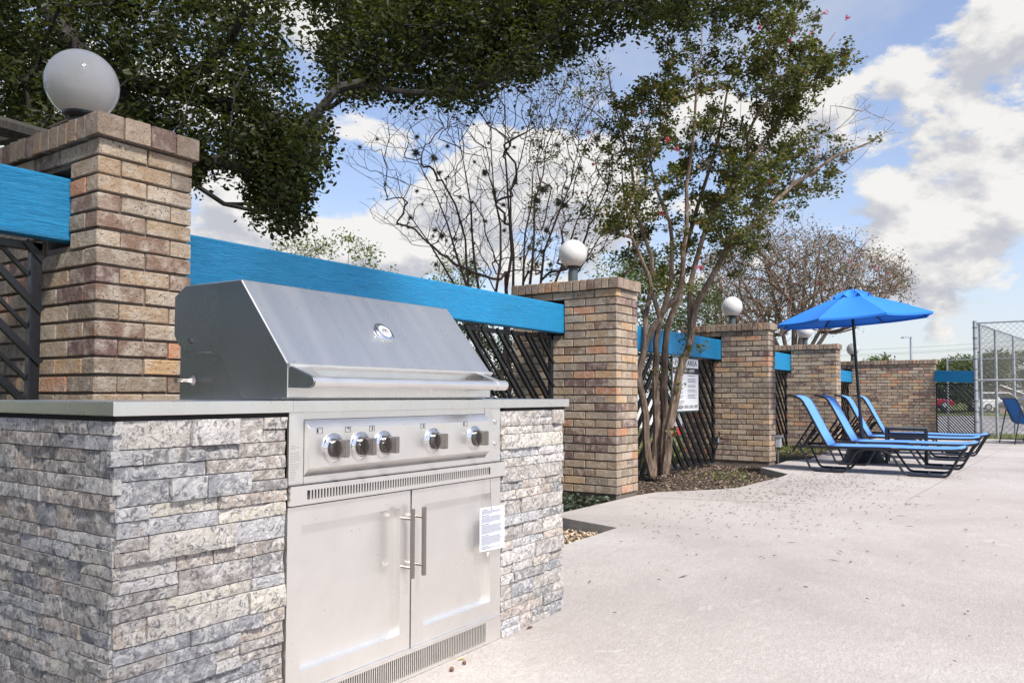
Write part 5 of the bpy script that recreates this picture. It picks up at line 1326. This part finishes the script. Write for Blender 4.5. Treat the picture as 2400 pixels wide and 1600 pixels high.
# grass outside the fence and by the car park
def blades(name, XY, zf, h, seed):
    gg_ = np.random.default_rng(seed); n = len(XY); z = np.array([zf(x, y) for x, y in XY]); C = np.column_stack([XY, z]); a = gg_.uniform(0, 2*np.pi, n)
    s = np.column_stack([np.cos(a), np.sin(a), np.zeros(n)])*.007*(h/.08); tip = C+np.column_stack([gg_.normal(0, h*.3, n), gg_.normal(0, h*.3, n), h*gg_.uniform(.6, 1.3, n)])
    V = np.stack([C-s, C+s, tip], 1).reshape(-1, 3); F = np.arange(n)[:, None]*3+np.array([[0, 1, 2]])
    o = bpy.data.objects.new(name, fast_mesh(name, V, F, BLADE)); link(o); o['kind'] = 'stuff'
blades('lawn_grass', np.concatenate([np.column_stack([g.uniform(6, 16, 26000), g.uniform(4.7, 9, 26000)]), np.column_stack([g.uniform(20.6, 25.4, 26000), g.uniform(-8, 4, 26000)])]), gz, .09, 4)

# ------------------------------------------------------------------ beyond the fence: pale wall, kerb, cars, building, lamp, wires
mb = MB(); p = at(1560, 935, 26)
w0 = at(1490, 935, 25); w1 = at(1600, 935, 30)
bd = thing('garage_building', 'long low white building seen through the lattice behind the trunk', 'building', (w0.x, w0.y, -.1))
dirw = Vector((.95, .31, 0)).normalized(); a = w0-dirw*4; b_ = w0+dirw*7
m_ = MB(); m_.bar((a.x, a.y, .62), (b_.x, b_.y, .62), .2, 1.46); m_.build('wall', WHITEPAINT, bd)
m_ = MB(); m_.bar((a.x, a.y-.0, 1.37), (b_.x, b_.y, 1.37), .5, .06); m_.build('coping', GALV, bd)
for i in range(4):
    c = a+dirw*(1.3+i*2.6)-Vector((-dirw.y, dirw.x, 0))*.11; m_ = MB(); m_.bar((c-dirw*.9)+Vector((0, 0, .52)), (c+dirw*.9)+Vector((0, 0, .52)), .02, 1.1); m_.build('garage_door', mat('pale_door', lambda T: bsdf(T, (.62, .63, .64), .6)) if i == 0 else bpy.data.materials['pale_door'], bd)
c = at(1600, 1008, 17); m_ = MB(); m_.bar(c-Vector((1.2, .2, 0)), c+Vector((.35, .06, 0)), .12, .14)
own('red_kerb', m_, RED, (c.x, c.y, c.z-.07), 'red painted kerb seen through the lattice low beside the trunk', 'kerb')

def car(label, c, heading, L, Wd, Hh, paint, suv, zc=-.83):
    t = thing('parked_car', label, 'car', (c.x, c.y, zc), heading, 'parked cars beyond the fence')
    h = Hh
    body = [(-L/2, .30), (-L/2, h*.52), (-L/2+.15, h*.60), (L/2-1.1, h*.60), (L/2-.2, h*.52), (L/2, h*.40), (L/2, .30)]
    def prf(a, b_, x): return (a, x, b_)
    m_ = MB(); m_.prism(body, -Wd/2, Wd/2, prf); m_.build('body', paint, t, world=False, bevel=.06)
    if suv: cab = [(-L/2+.12, h*.59), (-L/2+.28, h), (L/2-1.9, h), (L/2-1.15, h*.59)]
    else: cab = [(-L/2+.45, h*.59), (-L/2+1.15, h), (L/2-2.1, h), (L/2-1.2, h*.59)]
    m_ = MB(); m_.prism(cab, -Wd/2+.12, Wd/2-.12, prf); m_.build('roof_and_pillars', paint, t, world=False, bevel=.05)
    gl = MB()
    cx = sum(p[0] for p in cab)/4
    for sd in (-1, 1):
        y = sd*(Wd/2-.115)
        for (f0, f1) in ((.04, .48), (.53, .96)):
            xb0 = cab[0][0]+(cab[3][0]-cab[0][0])*f0; xb1 = cab[0][0]+(cab[3][0]-cab[0][0])*f1
            xt0 = cab[1][0]+(cab[2][0]-cab[1][0])*f0; xt1 = cab[1][0]+(cab[2][0]-cab[1][0])*f1
            gl.add([(xb0, y, h*.62), (xb1, y, h*.62), (xt1, y, h*.95), (xt0, y, h*.95)], [(0, 1, 2, 3)])
    gl.add([(cab[3][0]-.03, -Wd/2+.2, h*.63), (cab[3][0]-.03, Wd/2-.2, h*.63), (cab[2][0]+.04, Wd/2-.25, h*.95), (cab[2][0]+.04, -Wd/2+.25, h*.95)], [(0, 1, 2, 3)])
    gl.build('window', GLASS, t, world=False)
    for x in (-L/2+.85, L/2-.9):
        for sd in (-1, 1):
            m_ = MB(); m_.lathe([(.33, 0), (.33, .2)], (x, sd*(Wd/2-.09)-.1, .33), (0, 1, 0), 18); wo = m_.build('wheel', RUBBER, t, world=False, smooth=True)
            m_ = MB(); m_.lathe([(.2, 0), (.2, .01)], (x, sd*(Wd/2-.09)+(.105 if sd > 0 else -.115), .33), (0, 1, 0), 12); m_.build('rim', GALV, t, world=False)
    return t
vdir = math.atan2(_fw.y, _fw.x)
c = at(2350, 962, 74); car('white parked SUV seen through the tall chain-link fence', c, vdir+R_(-105), 4.6, 1.9, 1.72, CARWHITE, True, c.z)
c = at(2425, 966, 62); car('dark parked car in front of the far brick building', c, vdir+R_(82), 4.7, 1.85, 1.5, CARDARK, False, c.z)
c = at(2166, 957, 70); car('dark red parked car seen through the end lattice', c, vdir+R_(-95), 4.5, 1.8, 1.45, CARRED, False, c.z)
c = at(2302, 962, 78); m_ = MB(); m_.box((c.x-.6, c.y-.9, c.z), (c.x+.6, c.y+.6, c.z+1.45)); t = thing('utility_cabinet', 'cream utility cabinet beyond the blue-grey fence post', 'cabinet', (c.x, c.y, c.z))
m_.build('housing', CREAM, t, bevel=.03); m_ = MB(); m_.box((c.x-.65, c.y-.95, c.z+1.45), (c.x+.65, c.y+.65, c.z+1.52)); m_.build('lid', CREAM, t)
# brick building with sloping parapet
rg = Vector((math.sin(YAW-.55), -math.cos(YAW-.55), 0))
c = at(2343, 950, 84); fb_ = thing('brick_building', 'far brick building with a white-edged sloping roof line', 'building', (c.x, c.y, -.86))
zt0 = at(2343, 903, 84).z; zt1 = at(2405, 926, 84).z; e = at(2405, 940, 84); e2 = at(2700, 940, 84)
m_ = MB(); dpt = _fw*6
def quad3(p, q, za, zb_):
    P = [Vector((p.x, p.y, -.9)), Vector((q.x, q.y, -.9)), Vector((q.x, q.y, zb_)), Vector((p.x, p.y, za))]; Q = [v+Vector((dpt.x, dpt.y, 0)) for v in P]
    m_.add(P+Q, [(0, 1, 2, 3), (7, 6, 5, 4), (0, 4, 5, 1), (1, 5, 6, 2), (2, 6, 7, 3), (3, 7, 4, 0)])
quad3(c, e, zt0, zt1); quad3(e, e2, zt1-.01, zt1-.01)
m_.build('wall', FARBRICK, fb_)
m_ = MB(); m_.bar(Vector((c.x, c.y, zt0+.06))-_fw*.1, Vector((e.x, e.y, zt1+.06))-_fw*.1, .3, .12); m_.build('roof_edge', WHITEPAINT, fb_)
# street light
b0 = at(2137, 935, 45); sl = thing('street_light', 'slender grey street light above the long brick wall', 'street light', (b0.x, b0.y, -.8))
m_ = MB(); tp = at(2136, 789, 45); m_.tube([(b0.x, b0.y, -.8), (b0.x, b0.y, tp.z)], [.09, .06], 10); m_.build('pole', GALV, sl, smooth=True)
m_ = MB(); ar = at(2115, 792, 45); m_.bar(Vector((b0.x, b0.y, tp.z)), ar+Vector((0, 0, .02)), .22, .08); m_.build('lamp_head', GALV, sl)
# wires
for i, (ya, yb) in enumerate(((812, 792), (822, 803), (826, 806))):
    m_ = MB(); pa = at(1700, ya+14, 70); pb = at(2700, yb-24, 64)
    pts = [pa.lerp(pb, k/16)+Vector((0, 0, -.5*4*(k/16)*(1-k/16))) for k in range(17)]
    m_.tube(pts, .013, 4); own('overhead_cable', m_, WIREMAT, tuple(pts[0]), ('upper', 'middle', 'lower')[i]+' thin overhead cable crossing the sky by the street light', 'cable', 'overhead cables')
